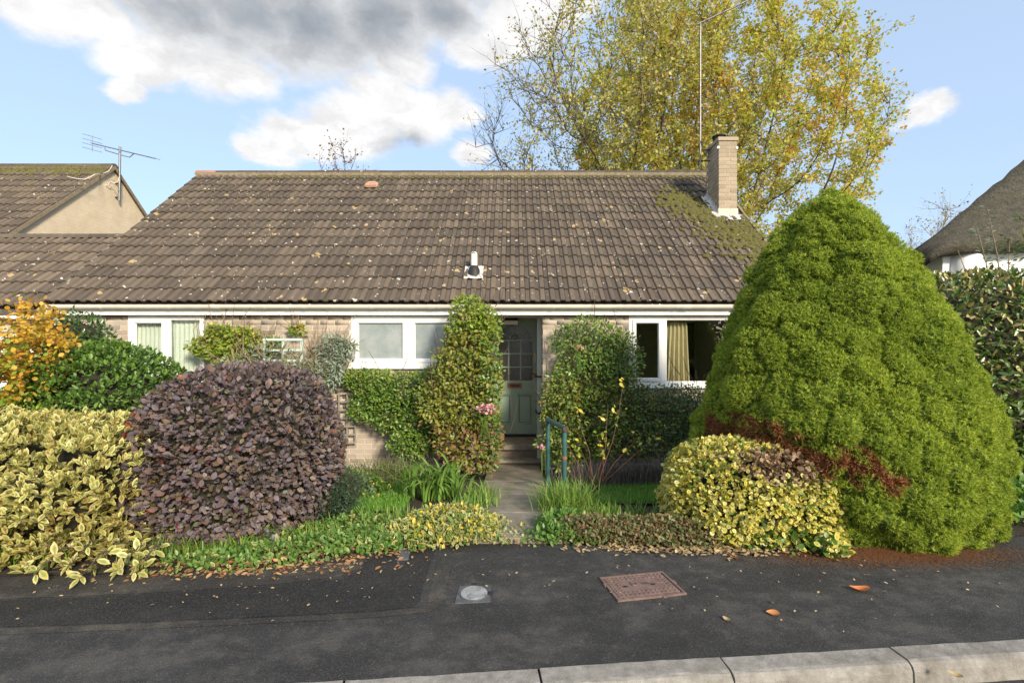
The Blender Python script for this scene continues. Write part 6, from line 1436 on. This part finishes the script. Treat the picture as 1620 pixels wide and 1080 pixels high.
scatter('leaf_litter', 'tan fallen leaves between low shrub and spruce', [(1150, 872, .28, .05, .5), (1050, 872, .25, .04, .2), (1250, 870, .2, .05, .2), (960, 868, .2, .03, .1)], 720, .042, M['litter_tan'], 603)
scatter('leaf_litter', 'sparse small leaves scattered over the tarmac', [(250, 925, 1.0, .18, .3), (500, 930, .6, .2, .2), (900, 900, .9, .2, .25), (1300, 940, .8, .25, .25)], 210, .022, M['litter_tan'], 605)
def needlebed():
    c = gnd(1440, 893)
    rs = np.random.default_rng(9); n = 17000; P = np.stack([rs.normal(c.x, .5, n), rs.normal(c.y+.17, .11, n), np.full(n, .008)], 1); P = P[P[:, 1] > c.y-.22]; a = rs.uniform(0, 6.28, len(P)); o = leaves('loose_needles', P, np.stack([np.cos(a), np.sin(a), .1+0*a], 1), np.tile(np.array([0, 0, 1.]), (len(P), 1)), .018, M['spruce_dead'], None, 'needle', seed=12, asp=1.2); setp(o, 'loose brown spruce needles scattered on the tarmac', 'litter', kind='stuff')
needlebed()
def bigleaf(label, px, py, size, ang, mat, curl, shape='oval', asp=1.0):
    p = gnd(px, py); T, E, F = LEAF['oval']; n = 10; V = []; Fc = []
    for i in range(n+1):
        t = i/n; w = (math.sin(math.pi*min(1, t**.8))**.8*.27+.004)*asp; z = curl*.22*(1-math.sin(math.pi*t))
        for s, zz in ((-1, curl*.35*w/.27), (-.5, .0), (0, -.01), (.5, .0), (1, curl*.45*w/.27)): V.append((s*w, t-.5, z+zz*.45+.03))
    for i in range(n):
        for j in range(4): Fc.append((i*5+j, i*5+j+1, (i+1)*5+j+1, (i+1)*5+j))
    me = bpy.data.meshes.new('fallen_leaf'); me.from_pydata(V, [], Fc); 
    for nm in ('rnd', 'edge'): a = me.attributes.new(nm, 'FLOAT', 'POINT'); a.data.foreach_set('value', np.zeros(len(V), dtype=np.float32))
    me.polygons.foreach_set('use_smooth', np.ones(len(Fc), dtype=bool)); o = link('fallen_leaf', me, mat); o.location = (p.x, p.y, .004); o.scale = (size,)*3; o.rotation_euler = (0, 0, R(ang)); setp(o, label, 'leaf', 'large fallen leaves on the tarmac')
bigleaf('long curled brown fallen leaf on the tarmac in front of the spruce', 1360, 935, .125, 80, M['bigleaf'], .9, asp=.75)
bigleaf('broad orange fallen leaf lying nearest the kerb', 1223, 972, .075, 70, M['bigleaf'], .5, asp=1.5)
bigleaf('small curled tan leaf left of the orange leaf', 1149, 981, .055, 20, M['litter_tan'], .7)
bigleaf('orange yellow fallen leaf below the variegated shrub', 1161, 882, .085, 15, M['litter'], .4, asp=1.2)
bigleaf('small brown leaf on the road edge below the kerb', 1512, 1070, .06, 40, M['litter'], .7)
bpy.data.objects[-1] if False else None
